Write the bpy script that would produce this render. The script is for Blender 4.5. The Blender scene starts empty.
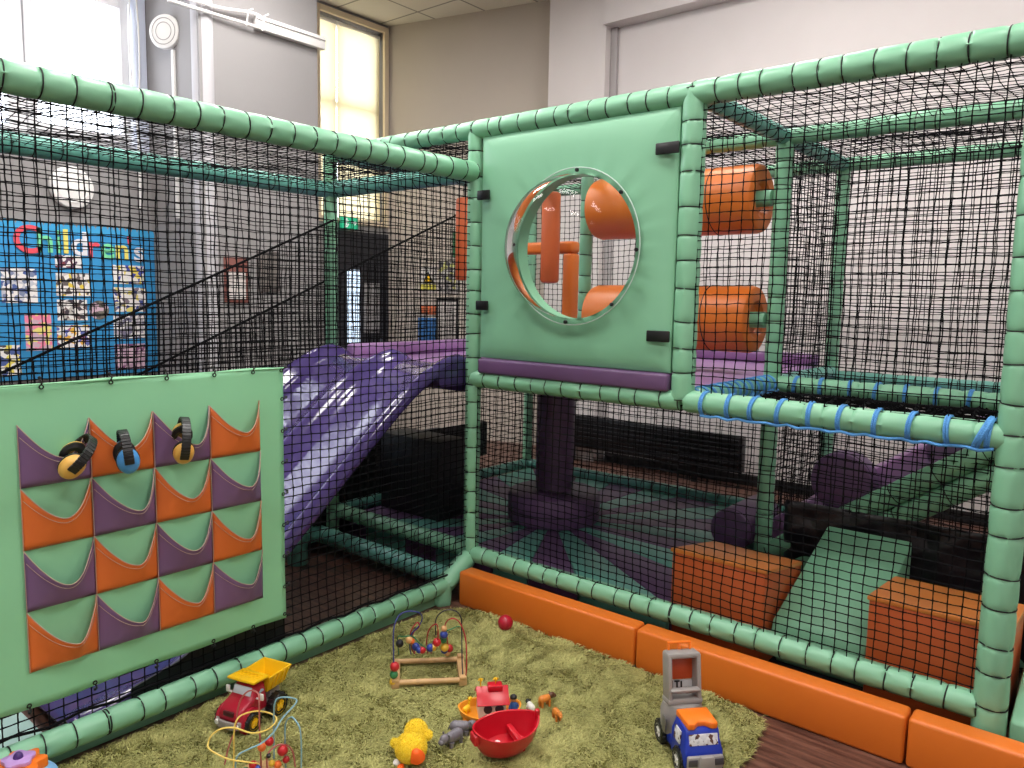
import bpy, bmesh, math, random
from mathutils import Vector, Matrix, noise
PI = math.pi
rnd = random.Random(7)
C = bpy.context.scene.collection
S = bpy.context.scene

# ---------------------------------------------------------------- camera, world, lights, exposure
def make_camera():
    cd = bpy.data.cameras.new('camera'); co = bpy.data.objects.new('camera', cd); C.objects.link(co)
    yaw, pitch, roll = 0.6875, -0.1108, 0.0188
    fw = Vector((-math.sin(yaw)*math.cos(pitch), math.cos(yaw)*math.cos(pitch), math.sin(pitch)))
    r = Vector((math.cos(yaw), math.sin(yaw), 0)); u = r.cross(fw)
    r2 = r*math.cos(roll) + u*math.sin(roll); u2 = u*math.cos(roll) - r*math.sin(roll)
    m = Matrix((r2, u2, -fw)).transposed().to_4x4(); m.translation = (2.6938, -2.9605, 1.5779)
    co.matrix_world = m
    cd.sensor_width = 36; cd.lens = 769/1024*36; cd.clip_start = .02; cd.clip_end = 100
    S.camera = co
make_camera()

w = bpy.data.worlds.new('world'); S.world = w; w.use_nodes = True
bg = w.node_tree.nodes['Background']; bg.inputs[0].default_value = (0.93, 0.96, 1, 1); bg.inputs[1].default_value = 8.0

def area(name, loc, size, power, color=(1, 1, 1), rot=(0, 0, 0), portal=False):
    l = bpy.data.lights.new(name, 'AREA'); l.shape = 'RECTANGLE'; l.size, l.size_y = size; l.energy = power; l.color = color
    o = bpy.data.objects.new(name, l); C.objects.link(o); o.location = loc; o.rotation_euler = rot
    if portal: l.cycles.is_portal = True
    return o
area('portal', (-4.3, -1.2, 3.3), (2.9, 1.6), 1, rot=(0, -PI/2, 0), portal=True)
CEIL_LIGHTS = [(-2.2, -1.0), (0.2, -1.0), (2.6, -1.0), (-1.6, -3.6), (1.2, -3.6), (4.0, -3.6), (0.6, 1.6), (3.2, 1.6), (-2.2, 0.6)]  # last panel is an added one, out of view, to brighten the end wall
CEIL_POWER = 54
LAMPCOL = (1.0, 0.97, 0.945)
S.view_settings.view_transform = 'Standard'; S.view_settings.look = 'None'
S.view_settings.exposure = 0.02; S.view_settings.gamma = 1; S.view_settings.use_curve_mapping = False
S.cycles.max_bounces = 8; S.cycles.diffuse_bounces = 4; S.cycles.transparent_max_bounces = 12
S.cycles.caustics_reflective = False; S.cycles.caustics_refractive = False

# ---------------------------------------------------------------- materials
def lin(c):
    return tuple(((v/255)/12.92 if v/255 <= .04045 else ((v/255+.055)/1.055)**2.4) for v in c) + (1,)
def mat(name, rgb, rough=.5, bump=0, bscale=20, metal=0, var=0, vscale=6, spec=.5, rgb2=None, coat=0, emit=0, detail=3, bdist=.01):
    m = bpy.data.materials.new(name); m.use_nodes = True; n = m.node_tree; b = n.nodes['Principled BSDF']
    b.inputs['Base Color'].default_value = lin(rgb); b.inputs['Roughness'].default_value = rough
    b.inputs['Metallic'].default_value = metal; b.inputs['Specular IOR Level'].default_value = spec
    b.inputs['Coat Weight'].default_value = coat
    tc = n.nodes.new('ShaderNodeTexCoord')
    if var or rgb2:
        t = n.nodes.new('ShaderNodeTexNoise'); t.inputs['Scale'].default_value = vscale; t.inputs['Detail'].default_value = 4
        n.links.new(tc.outputs['Object'], t.inputs['Vector'])
        mx = n.nodes.new('ShaderNodeMix'); mx.data_type = 'RGBA'
        a = lin(rgb); c2 = lin(rgb2) if rgb2 else tuple(v*(1-var) for v in a[:3])+(1,)
        mx.inputs[6].default_value = a; mx.inputs[7].default_value = c2
        cr = n.nodes.new('ShaderNodeMapRange'); cr.inputs[1].default_value = .35; cr.inputs[2].default_value = .65
        n.links.new(t.outputs[0], cr.inputs[0]); n.links.new(cr.outputs[0], mx.inputs[0]); n.links.new(mx.outputs[2], b.inputs['Base Color'])
    if bump:
        t = n.nodes.new('ShaderNodeTexNoise'); t.inputs['Scale'].default_value = bscale; t.inputs['Detail'].default_value = detail
        n.links.new(tc.outputs['Object'], t.inputs['Vector'])
        bp = n.nodes.new('ShaderNodeBump'); bp.inputs['Strength'].default_value = bump; bp.inputs['Distance'].default_value = bdist
        n.links.new(t.outputs[0], bp.inputs['Height']); n.links.new(bp.outputs[0], b.inputs['Normal'])
    if emit:
        b.inputs['Emission Color'].default_value = lin(rgb); b.inputs['Emission Strength'].default_value = emit
    return m
MINT = mat('mint_vinyl', (124, 180, 146), .38, .15, 12)
MINTD = mat('teal_vinyl', (98, 164, 150), .38, .15, 12)
PURP = mat('purple_vinyl', (96, 68, 106), .42, .08, 10)
ORNG = mat('orange_vinyl', (213, 110, 33), .42, .18, 12)
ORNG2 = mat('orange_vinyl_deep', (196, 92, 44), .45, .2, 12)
NETM = mat('black_net_cord', (6, 6, 9), .9, spec=.15)
CORD = mat('black_lacing', (10, 12, 12), .6)
BLACK = mat('black_vinyl', (17, 17, 22), .5, .5, 7, bdist=.03)
BLKP = mat('black_plastic', (16, 16, 18), .35)
BLUEROPE = mat('blue_rope', (82, 150, 214), .7, .6, 220)
SHEET = mat('mint_sheet', (138, 202, 158), .5, .15, 5)
POCKO = mat('pocket_orange', (214, 106, 44), .5, .2, 9)
POCKP = mat('pocket_purple', (114, 84, 126), .5, .2, 9)
PIPING = mat('pale_piping', (186, 160, 144), .6)
SLIDEM = mat('purple_slide_plastic', (72, 58, 112), .14, coat=.3)
WHITEP = mat('white_plastic', (232, 230, 228), .4)
GREYP = mat('grey_plastic', (148, 143, 140), .4)
YELL = mat('yellow_plastic', (240, 190, 20), .35)
REDP = mat('red_plastic', (190, 20, 38), .3)
DRED = mat('dark_red_plastic', (165, 22, 48), .3)
BLUEP = mat('blue_plastic', (24, 52, 165), .3)
ORGP = mat('orange_plastic', (240, 120, 30), .35)
AMBER = mat('amber_plastic', (232, 150, 40), .4)
WOODL = mat('pale_wood', (205, 165, 115), .5, .2, 40, var=.25, vscale=25)
METAL = mat('chrome', (190, 190, 190), .2, metal=1)
GREENB = mat('green_paint', (40, 110, 70), .4)
BLUEB = mat('blue_paint', (40, 70, 150), .4)

def tilemat(name, rgb, line, size, width, rough=.8):
    m = mat(name, rgb, rough, .1, 60); n = m.node_tree; b = n.nodes['Principled BSDF']
    tc = n.nodes.new('ShaderNodeTexCoord')
    br = n.nodes.new('ShaderNodeTexBrick'); br.offset = 0; br.inputs['Scale'].default_value = 1
    br.inputs['Brick Width'].default_value = size; br.inputs['Row Height'].default_value = size
    br.inputs['Mortar Size'].default_value = width; br.inputs['Color1'].default_value = lin(rgb)
    br.inputs['Color2'].default_value = lin(tuple(c*.985 for c in rgb)); br.inputs['Mortar'].default_value = lin(line)
    n.links.new(tc.outputs['Object'], br.inputs['Vector']); n.links.new(br.outputs[0], b.inputs['Base Color'])
    return m
CEILM = tilemat('ceiling_tiles', (222, 216, 208), (150, 146, 142), .6, .012)
GREYW = mat('grey_wall_paint', (144, 141, 141), .85, .05, 80, var=.04, vscale=2)
BEIGEW = mat('beige_wall_paint', (190, 180, 170), .85, .05, 80, var=.04, vscale=2)
WHITEW = mat('white_wall_paint', (212, 205, 204), .85, .05, 80, var=.04, vscale=2)
TRIMM = mat('white_gloss_trim', (228, 228, 232), .4)
DKTRIM = mat('black_skirting', (22, 20, 22), .6)

def floormat():
    m = mat('dark_wood_floor', (84, 58, 50), .38, .15, 50); n = m.node_tree; b = n.nodes['Principled BSDF']
    tc = n.nodes.new('ShaderNodeTexCoord'); mp = n.nodes.new('ShaderNodeMapping'); mp.inputs['Rotation'].default_value = (0, 0, .9)
    mp.inputs['Scale'].default_value = (1.2, 14, 1)
    t = n.nodes.new('ShaderNodeTexNoise'); t.inputs['Scale'].default_value = 3; t.inputs['Detail'].default_value = 6
    r = n.nodes.new('ShaderNodeValToRGB'); r.color_ramp.elements[0].color = lin((62, 38, 32)); r.color_ramp.elements[1].color = lin((118, 82, 68))
    r.color_ramp.elements[0].position = .35; r.color_ramp.elements[1].position = .68
    n.links.new(tc.outputs['Object'], mp.inputs[0]); n.links.new(mp.outputs[0], t.inputs['Vector']); n.links.new(t.outputs[0], r.inputs[0]); n.links.new(r.outputs[0], b.inputs['Base Color'])
    return m
FLOORM = floormat()

def rugmat(name, a, bcol):
    m = bpy.data.materials.new(name); m.use_nodes = True; n = m.node_tree; b = n.nodes['Principled BSDF']
    b.inputs['Roughness'].default_value = .75; b.inputs['Specular IOR Level'].default_value = .25
    at = n.nodes.new('ShaderNodeNewGeometry'); r = n.nodes.new('ShaderNodeMix'); r.data_type = 'RGBA'
    r.inputs[6].default_value = lin(a); r.inputs[7].default_value = lin(bcol)
    n.links.new(at.outputs['Random Per Island'], r.inputs[0]); n.links.new(r.outputs[2], b.inputs['Base Color'])
    return m
RUGM = rugmat('rug_pile', (154, 153, 92), (204, 200, 132))
FURM = rugmat('yellow_plush_fur', (238, 205, 30), (252, 228, 90))

def thinglass(name, tint, gl=.12):
    m = bpy.data.materials.new(name); m.use_nodes = True; n = m.node_tree; n.nodes.clear()
    o = n.nodes.new('ShaderNodeOutputMaterial'); t = n.nodes.new('ShaderNodeBsdfTransparent'); g = n.nodes.new('ShaderNodeBsdfGlossy')
    t.inputs[0].default_value = tint; g.inputs['Roughness'].default_value = .04
    f = n.nodes.new('ShaderNodeLayerWeight'); f.inputs[0].default_value = gl
    mx = n.nodes.new('ShaderNodeMixShader'); n.links.new(f.outputs['Fresnel'], mx.inputs[0])
    n.links.new(t.outputs[0], mx.inputs[1]); n.links.new(g.outputs[0], mx.inputs[2]); n.links.new(mx.outputs[0], o.inputs[0])
    return m
ACRYL = thinglass('clear_acrylic', (.94, .96, .95, 1), .16)
PANE = thinglass('window_pane', (.97, .98, 1, 1), .1)
def blindmat():
    m = bpy.data.materials.new('cream_blind_fabric'); m.use_nodes = True; n = m.node_tree; n.nodes.clear()
    o = n.nodes.new('ShaderNodeOutputMaterial'); d = n.nodes.new('ShaderNodeBsdfDiffuse'); t = n.nodes.new('ShaderNodeBsdfTranslucent')
    d.inputs[0].default_value = lin((225, 210, 165)); t.inputs[0].default_value = lin((235, 222, 180))
    tc = n.nodes.new('ShaderNodeTexCoord'); nz = n.nodes.new('ShaderNodeTexNoise'); nz.inputs['Scale'].default_value = 3
    bp = n.nodes.new('ShaderNodeBump'); bp.inputs['Strength'].default_value = 1; bp.inputs['Distance'].default_value = .05
    n.links.new(tc.outputs['Object'], nz.inputs['Vector']); n.links.new(nz.outputs[0], bp.inputs['Height']); n.links.new(bp.outputs[0], t.inputs['Normal']); n.links.new(bp.outputs[0], d.inputs['Normal'])
    mx = n.nodes.new('ShaderNodeMixShader'); mx.inputs[0].default_value = .36
    n.links.new(d.outputs[0], mx.inputs[1]); n.links.new(t.outputs[0], mx.inputs[2]); n.links.new(mx.outputs[0], o.inputs[0])
    return m
BLINDM = blindmat()

def papermat(name, cols, scale=14, bgc=(230, 228, 226)):
    m = mat(name, bgc, .7); n = m.node_tree; b = n.nodes['Principled BSDF']
    tc = n.nodes.new('ShaderNodeTexCoord'); v = n.nodes.new('ShaderNodeTexVoronoi'); v.inputs['Scale'].default_value = scale
    r = n.nodes.new('ShaderNodeValToRGB'); r.color_ramp.interpolation = 'CONSTANT'
    els = r.color_ramp.elements; allc = [bgc]+list(cols)
    els[0].color = lin(allc[0]); els[1].position = .45; els[1].color = lin(allc[1])
    for i, c in enumerate(allc[2:]):
        e = els.new(min(.98, .45+.5*(i+1)/(len(allc)-1))); e.color = lin(c)
    n.links.new(tc.outputs['Object'], v.inputs['Vector']); sp = n.nodes.new('ShaderNodeSeparateColor')
    n.links.new(v.outputs['Color'], sp.inputs[0]); n.links.new(sp.outputs[0], r.inputs[0]); n.links.new(r.outputs[0], b.inputs['Base Color'])
    return m

# ---------------------------------------------------------------- object helpers
def link(name, bm, m, parent=None, smooth=True):
    me = bpy.data.meshes.new(name); bm.to_mesh(me); bm.free()
    for mm in (m if isinstance(m, (list, tuple)) else [m]): me.materials.append(mm)
    if smooth:
        for p in me.polygons: p.use_smooth = True
        try: me.set_sharp_from_angle(angle=math.radians(38))
        except Exception: pass
    o = bpy.data.objects.new(name, me); C.objects.link(o)
    if parent: o.parent = parent
    return o
def raw(name, verts, faces, m, parent=None, mi=None, smooth=False):
    me = bpy.data.meshes.new(name); me.from_pydata(verts, [], faces)
    for mm in (m if isinstance(m, (list, tuple)) else [m]): me.materials.append(mm)
    if mi: me.polygons.foreach_set('material_index', mi)
    if smooth: me.polygons.foreach_set('use_smooth', [True]*len(faces))
    me.update()
    o = bpy.data.objects.new(name, me); C.objects.link(o)
    if parent: o.parent = parent
    return o
def tag(o, label, cat, group=None, kind=None):
    o['label'] = label; o['category'] = cat
    if group: o['group'] = group
    if kind: o['kind'] = kind
    return o
def thing(name, label, cat, loc=(0, 0, 0), rz=0, group=None):
    o = bpy.data.objects.new(name, None); C.objects.link(o); o.location = loc; o.rotation_euler = (0, 0, rz); o.empty_display_size = .05
    return tag(o, label, cat, group)
def struct(name, bm, m, parent=None, smooth=False):
    o = link(name, bm, m, parent, smooth)
    if not parent: o['kind'] = 'structure'
    return o
def B(): return bmesh.new()
def merge(bm, t, M=None):
    if M is not None: t.transform(M)
    me = bpy.data.meshes.new('tmp'); t.to_mesh(me); t.free(); bm.from_mesh(me); bpy.data.meshes.remove(me)
def box(bm, c, s, bev=0, rot=(0, 0, 0), seg=2, taper=None):
    t = bmesh.new(); bmesh.ops.create_cube(t, size=1)
    for v in t.verts:
        v.co = Vector((v.co.x*s[0], v.co.y*s[1], v.co.z*s[2]))
        if taper and v.co.z > 0: v.co.x = v.co.x*taper[0]; v.co.y = v.co.y*taper[1]
    if bev: bmesh.ops.bevel(t, geom=list(t.edges), offset=bev, segments=seg, profile=.5, affect='EDGES')
    from mathutils import Euler
    merge(bm, t, Matrix.Translation(c) @ Euler(rot).to_matrix().to_4x4()); return bm
def bbox2(bm, a, b, bev=0, seg=2):
    return box(bm, [(a[i]+b[i])/2 for i in range(3)], [abs(b[i]-a[i]) for i in range(3)], bev, seg=seg)
def frame_of(d):
    d = Vector(d).normalized(); up = Vector((0, 0, 1)) if abs(d.z) < .95 else Vector((0, 1, 0))
    a = d.cross(up).normalized(); b = a.cross(d).normalized(); return a, b
def tube(bm, pts, r, n=8, closed=False, caps=True):
    pts = [Vector(p) for p in pts]; N = len(pts); rs = r if isinstance(r, (list, tuple)) else [r]*N
    rings = []; pa = None
    for i, p in enumerate(pts):
        d = (pts[(i+1) % N]-pts[i-1]) if closed or 0 < i < N-1 else (pts[1]-pts[0] if i == 0 else pts[-1]-pts[-2])
        if d.length < 1e-9: d = Vector((0, 0, 1))
        d.normalize()
        if pa is None: a, b = frame_of(d)
        else:
            a = (pa - d*pa.dot(d)); a = a.normalized() if a.length > 1e-6 else frame_of(d)[0]; b = a.cross(d)
        pa = a
        rings.append([bm.verts.new(p+(a*math.cos(t)+b*math.sin(t))*rs[i]) for t in (2*PI*k/n for k in range(n))])
    M = N if closed else N-1
    for i in range(M):
        A, D = rings[i], rings[(i+1) % N]
        for k in range(n): bm.faces.new((A[k], A[(k+1) % n], D[(k+1) % n], D[k]))
    if caps and not closed:
        bm.faces.new(rings[0][::-1]); bm.faces.new(rings[-1])
    return bm
def smoothpath(pts, sub=6, closed=False):
    pts = [Vector(p) for p in pts]; out = []; n = len(pts)
    for i in range(n if closed else n-1):
        p0 = pts[i-1] if (i > 0 or closed) else pts[0]; p1 = pts[i]; p2 = pts[(i+1) % n]; p3 = pts[(i+2) % n] if (i+2 < n or closed) else pts[-1]
        for k in range(sub):
            t = k/sub
            out.append(.5*((2*p1)+(-p0+p2)*t+(2*p0-5*p1+4*p2-p3)*t*t+(-p0+3*p1-3*p2+p3)*t**3))
    if not closed: out.append(pts[-1])
    return out
def lathe(bm, prof, c=(0, 0, 0), n=28, M=None):
    t = bmesh.new(); rings = []
    for r, z in prof:
        if r < 1e-6: rings.append([t.verts.new((0, 0, z))])
        else: rings.append([t.verts.new((r*math.cos(2*PI*k/n), r*math.sin(2*PI*k/n), z)) for k in range(n)])
    for A, D in zip(rings, rings[1:]):
        if len(A) == 1 and len(D) == 1: continue
        for k in range(n):
            k2 = (k+1) % n
            if len(A) == 1: t.faces.new((A[0], D[k2], D[k]))
            elif len(D) == 1: t.faces.new((A[k], A[k2], D[0]))
            else: t.faces.new((A[k], A[k2], D[k2], D[k]))
    bmesh.ops.recalc_face_normals(t, faces=t.faces)
    merge(bm, t, Matrix.Translation(c) @ (M or Matrix())); return bm
def ball(bm, c, r, n=16, M=None):
    t = bmesh.new(); bmesh.ops.create_uvsphere(t, u_segments=n, v_segments=max(6, n//2), radius=1)
    rr = r if isinstance(r, (list, tuple)) else (r, r, r)
    merge(bm, t, Matrix.Translation(c) @ (M or Matrix()) @ Matrix.Diagonal((*rr, 1))); return bm
def torus(bm, c, axis, R, r, n=20, m=6):
    a, b = frame_of(axis); c = Vector(c)
    return tube(bm, [c+(a*math.cos(2*PI*k/n)+b*math.sin(2*PI*k/n))*R for k in range(n)], r, m, closed=True)
def cyl(bm, A, D, r, n=24, bev=0):
    A = Vector(A); D = Vector(D); d = D-A; L = d.length
    q = Vector((0, 0, 1)).rotation_difference(d.normalized()).to_matrix().to_4x4()
    if bev: prof = [(0, 0), (r-bev, 0), (r-bev*.3, bev*.3), (r, bev), (r, L-bev), (r-bev*.3, L-bev*.3), (r-bev, L), (0, L)]
    else: prof = [(0, 0), (r, 0), (r, L), (0, L)]
    return lathe(bm, prof, A, n, q)
def extr(bm, poly, z0, z1, M=None, bev=0):
    """extrude a 2D polygon (x,y) from z0 to z1"""
    t = bmesh.new(); a = [t.verts.new((x, y, z0)) for x, y in poly]; b = [t.verts.new((x, y, z1)) for x, y in poly]
    n = len(poly); t.faces.new(a[::-1]); t.faces.new(b)
    for i in range(n): t.faces.new((a[i], a[(i+1) % n], b[(i+1) % n], b[i]))
    bmesh.ops.recalc_face_normals(t, faces=t.faces)
    if bev: bmesh.ops.bevel(t, geom=list(t.edges), offset=bev, segments=2, profile=.5, affect='EDGES')
    merge(bm, t, M); return bm
XZ = Matrix(((1, 0, 0, 0), (0, 0, -1, 0), (0, 1, 0, 0), (0, 0, 0, 1)))   # polygon (x,z), extruded along -y
YZ = Matrix(((0, 0, 1, 0), (1, 0, 0, 0), (0, 1, 0, 0), (0, 0, 0, 1)))    # polygon (y,z), extruded along +x

# ---------------------------------------------------------------- room shell
LX, RX, FY, BY, CZ = -4.2, 5.6, -6.0, 3.3, 4.6
def setup_room():
    bm = B(); bbox2(bm, (LX-.3, FY-.2, -.1), (RX+.2, 4.4, 0)); struct('floor', bm, FLOORM)
    bm = B(); bbox2(bm, (LX-.3, FY-.2, CZ), (RX+.2, 4.4, CZ+.1)); struct('ceiling', bm, CEILM)
    bm = B(); bbox2(bm, (RX, FY-.2, 0), (RX+.2, 4.4, CZ)); struct('wall_right', bm, WHITEW)
    bm = B(); bbox2(bm, (LX-.3, FY-.2, 0), (RX, FY, CZ)); struct('wall_front', bm, WHITEW)
    # left wall with two window openings
    ys = [FY, -2.75, .36, 2.1, 3.06, 4.4]; zs = [0, 2.36, 2.76, 4.3, 4.52, CZ]
    bm = B()
    W1 = (-2.75, .36, 2.76, 4.3); W2 = (2.1, 3.06, 2.36, 4.52)
    for i in range(len(ys)-1):
        for k in range(len(zs)-1):
            yc = (ys[i]+ys[i+1])/2; zc = (zs[k]+zs[k+1])/2
            if any(a < yc < b and c < zc < d for a, b, c, d in (W1, W2)): continue
            bbox2(bm, (LX-.3, ys[i], zs[k]), (LX, ys[i+1], zs[k+1]))
    struct('wall_left', bm, GREYW)
    # pillar
    bm = B(); bbox2(bm, (LX, .36, 0), (-3.33, 1.5, CZ)); struct('wall_pillar', bm, GREYW)
    bm = B(); cyl(bm, (-3.405, .435, 0), (-3.405, .435, CZ), .09, 32); struct('trim_1', bm, TRIMM if False else mat('pale_round_corner', (182, 180, 184), .8), smooth=True)
    # angled end wall and white back wall
    d = Vector((1.92, .46, 0)).normalized(); nrm = Vector((-d.y, d.x, 0)); P = Vector((LX-.1, 3.11-.1*d.y/d.x, 0))
    bm = B(); Q = P+d*2.9
    vs = [P, Q, Q+nrm*.2, P+nrm*.2]
    extr(bm, [(v.x, v.y) for v in vs], 0, CZ); struct('wall_end', bm, BEIGEW)
    bm = B(); bbox2(bm, (-2.055, BY+.12, 0), (RX, BY+.35, CZ)); bbox2(bm, (-2.055, BY, 0), (-1.40, BY+.12, CZ)); bbox2(bm, (-1.40, BY-.05, 4.10), (RX, BY+.12, CZ))
    struct('wall_back', bm, WHITEW)
    bm = B(); bbox2(bm, (-2.0, BY+.10, 0), (RX, BY+.12, .09)); struct('baseboard_back', bm, DKTRIM)
    bm = B(); bbox2(bm, (-1.40, BY+.085, 0), (-1.33, BY+.12, 4.1)); struct('trim_2', bm, mat('grey_reveal', (165, 160, 160), .8))
    # window 1 (bright, above the display board)
    x = LX-.12; bm = B(); y0, y1, z0, z1 = W1
    def bars(bm, y0, y1, z0, z1, t, x0, x1):
        bbox2(bm, (x0, y0, z0), (x1, y0+t, z1), .004); bbox2(bm, (x0, y1-t, z0), (x1, y1, z1), .004)
        bbox2(bm, (x0, y0+t, z0), (x1, y1-t, z0+t), .004); bbox2(bm, (x0, y0+t, z1-t), (x1, y1-t, z1), .004)
    bars(bm, y0, y1, z0, z1, .09, x-.06, x+.03)
    bbox2(bm, (x-.06, -.70, z0), (x+.04, -.575, z1), .004); bbox2(bm, (x-.06, -2.0, z0), (x+.04, -1.88, z1), .004)
    wd = struct('window_1', bm, TRIMM)
    bm = B(); bars(bm, -.57, .235, 2.84, 4.03, .07, x-.03, x+.06); struct('window_sash', bm, TRIMM, wd)
    bm = B(); bbox2(bm, (x-.06, .0-2.7, 4.03), (x+.03, .27, 4.08), .004); struct('transom', bm, TRIMM, wd)
    bm = B(); bbox2(bm, (x-.01, y0+.05, z0+.05), (x-.004, y1-.05, z1-.05)); struct('glass', bm, PANE, wd)
    bm = B(); bbox2(bm, (x-.02, .27, z0), (LX+.005, .355, z1), .004); struct('reveal', bm, mat('pale_blue_reveal', (210, 216, 232), .5), wd)
    bm = B(); y0, y1, z0, z1 = W2; bars(bm, y0, y1, z0, z1, .07, LX-.2, LX-.12); bbox2(bm, (LX-.2, 2.42, z0), (LX-.12, 2.47, z1)); bbox2(bm, (LX-.2, y0, 3.62), (LX-.12, y1, 3.67))
    w2 = struct('window_2', bm, TRIMM)
    bm = B(); bbox2(bm, (LX-.17, y0+.05, z0+.05), (LX-.164, y1-.05, z1-.05)); struct('glass', bm, PANE, w2)
    bm = B(); bars(bm, y0-.0, y1+.04, z0, z1+.05, .06, LX-.01, LX+.03); struct('window_frame', bm, mat('cream_gloss_frame', (222, 206, 180), .5), w2)
    # door
    bm = B(); bbox2(bm, (LX, 2.28, 0), (LX+.06, 3.07, 2.28), .005); dr = struct('door_1', bm, mat('dark_navy_door', (26, 27, 36), .45))
    bm = B(); bbox2(bm, (LX+.055, 2.47, 1.05), (LX+.07, 2.64, 1.86)); struct('glass', bm, mat('daylight_glow_glass', (205, 225, 245), .3, emit=1.2), dr)  # pane glows by emission, standing in for daylight behind the door
    bm = B(); bbox2(bm, (LX+.06, 2.70, 1.16), (LX+.075, 2.92, 1.72)); struct('door_window', bm, mat('grey_door_glass', (150, 148, 150), .3), dr)
    bm = B(); bbox2(bm, (LX+.06, 2.9, .98), (LX+.11, 2.93, 1.1), .004); struct('door_handle', bm, METAL, dr)
setup_room()

def ceiling_lights():
    for i, (x, y) in enumerate(CEIL_LIGHTS):
        t = thing('ceiling_light', 'flat rectangular ceiling light panel overhead, out of view', 'ceiling light', (x, y, CZ), group='ceiling light panels')
        bm = B(); bbox2(bm, (-.62, -.32, -.03), (.62, .32, 0)); o = link('frame', bm, WHITEP, t, False)
        bm = B(); bbox2(bm, (-.58, -.28, -.034), (.58, .28, -.031)); link('diffuser', bm, mat('lit_diffuser', (255, 248, 240), .5, emit=6), t, False)
        l = area('panel_lamp', (x, y, CZ-.045), (1.16, .56), CEIL_POWER, LAMPCOL)
ceiling_lights()

# ---------------------------------------------------------------- foam pipes
def foam(name, A, D, parent, r=.053, seg=.1, m=MINT, cord=CORD, cr=.0026, skip=(0, 0), rings=True, seed=0, cordname='lacing_cord'):
    A = Vector(A); D = Vector(D); d = (D-A); L = d.length; d.normalize(); a, b = frame_of(d)
    n = 28; K = max(1, round(L/seg)); st = L/K; bm = B(); rg = []; rr = random.Random(int(abs(A.x*91+A.y*37+A.z*17+D.x*53+D.y*11)*10)+seed)
    ph = [rr.uniform(0, 6.28) for _ in range(K+1)]; am = [rr.uniform(.5, 1.4) for _ in range(K+1)]; jit = [0]+[rr.uniform(-.14, .14)*st for _ in range(K-1)]+[0]
    cuts = [k*st+jit[k] for k in range(K+1)]
    def ringv(s, ri, w, p):
        out = []
        for k in range(n):
            t = 2*PI*k/n; q = ri+w*(math.sin(5*t+p)+.8*math.sin(9*t+2.3*p)+.4*math.sin(13*t+p))
            out.append(bm.verts.new(A+d*s+(a*math.cos(t)+b*math.sin(t))*q))
        return out
    for k in range(K):
        s0, s1 = cuts[k], cuts[k+1]; sub = (0, .05, .12, .22, .36, .5, .64, .78, .88, .95)
        for u in sub:
            e = min(u, 1-u); bulge = (1-math.exp(-e*14)); w = .0026*math.exp(-e*7)*(am[k] if u < .5 else am[k+1])
            pp = ph[k] if u < .5 else ph[k+1]
            rg.append(ringv(s0+(s1-s0)*u, r-.004+.0055*bulge, w, pp))
    rg.append(ringv(L, r-.004, .001, ph[K]))
    for X, Y in zip(rg, rg[1:]):
        for k in range(n): bm.faces.new((X[k], Y[k], Y[(k+1) % n], X[(k+1) % n]))
    bm.faces.new(rg[0]); bm.faces.new(rg[-1][::-1])
    bmesh.ops.recalc_face_normals(bm, faces=bm.faces)
    o = link(name, bm, m, parent)
    o.data.polygons.foreach_set('use_smooth', [True]*len(o.data.polygons))
    if rings:
        bm = B(); pts = []; side = PI/2 if abs(d.z) > .95 else 3*PI/2
        for k in range(0, K+1):
            if k == 0 and not skip[0]: sk = .004
            elif k == K and not skip[1]: sk = L-.004
            elif k in (0, K): continue
            else: sk = cuts[k]
            ta, tb = rr.uniform(-.07, .07)*r, rr.uniform(-.07, .07)*r
            for q in range(0, 23):
                t = side+2*PI*q/22; ds = ta*math.cos(t)+tb*math.sin(t)+.0045*q/22
                pts.append(A+d*(sk+ds)+(a*math.cos(t)+b*math.sin(t))*(r-.0012))
        if len(pts) > 3:
            tube(bm, pts, cr, 5); link(cordname, bm, cord, o)
        else: bm.free()
    return o

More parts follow.
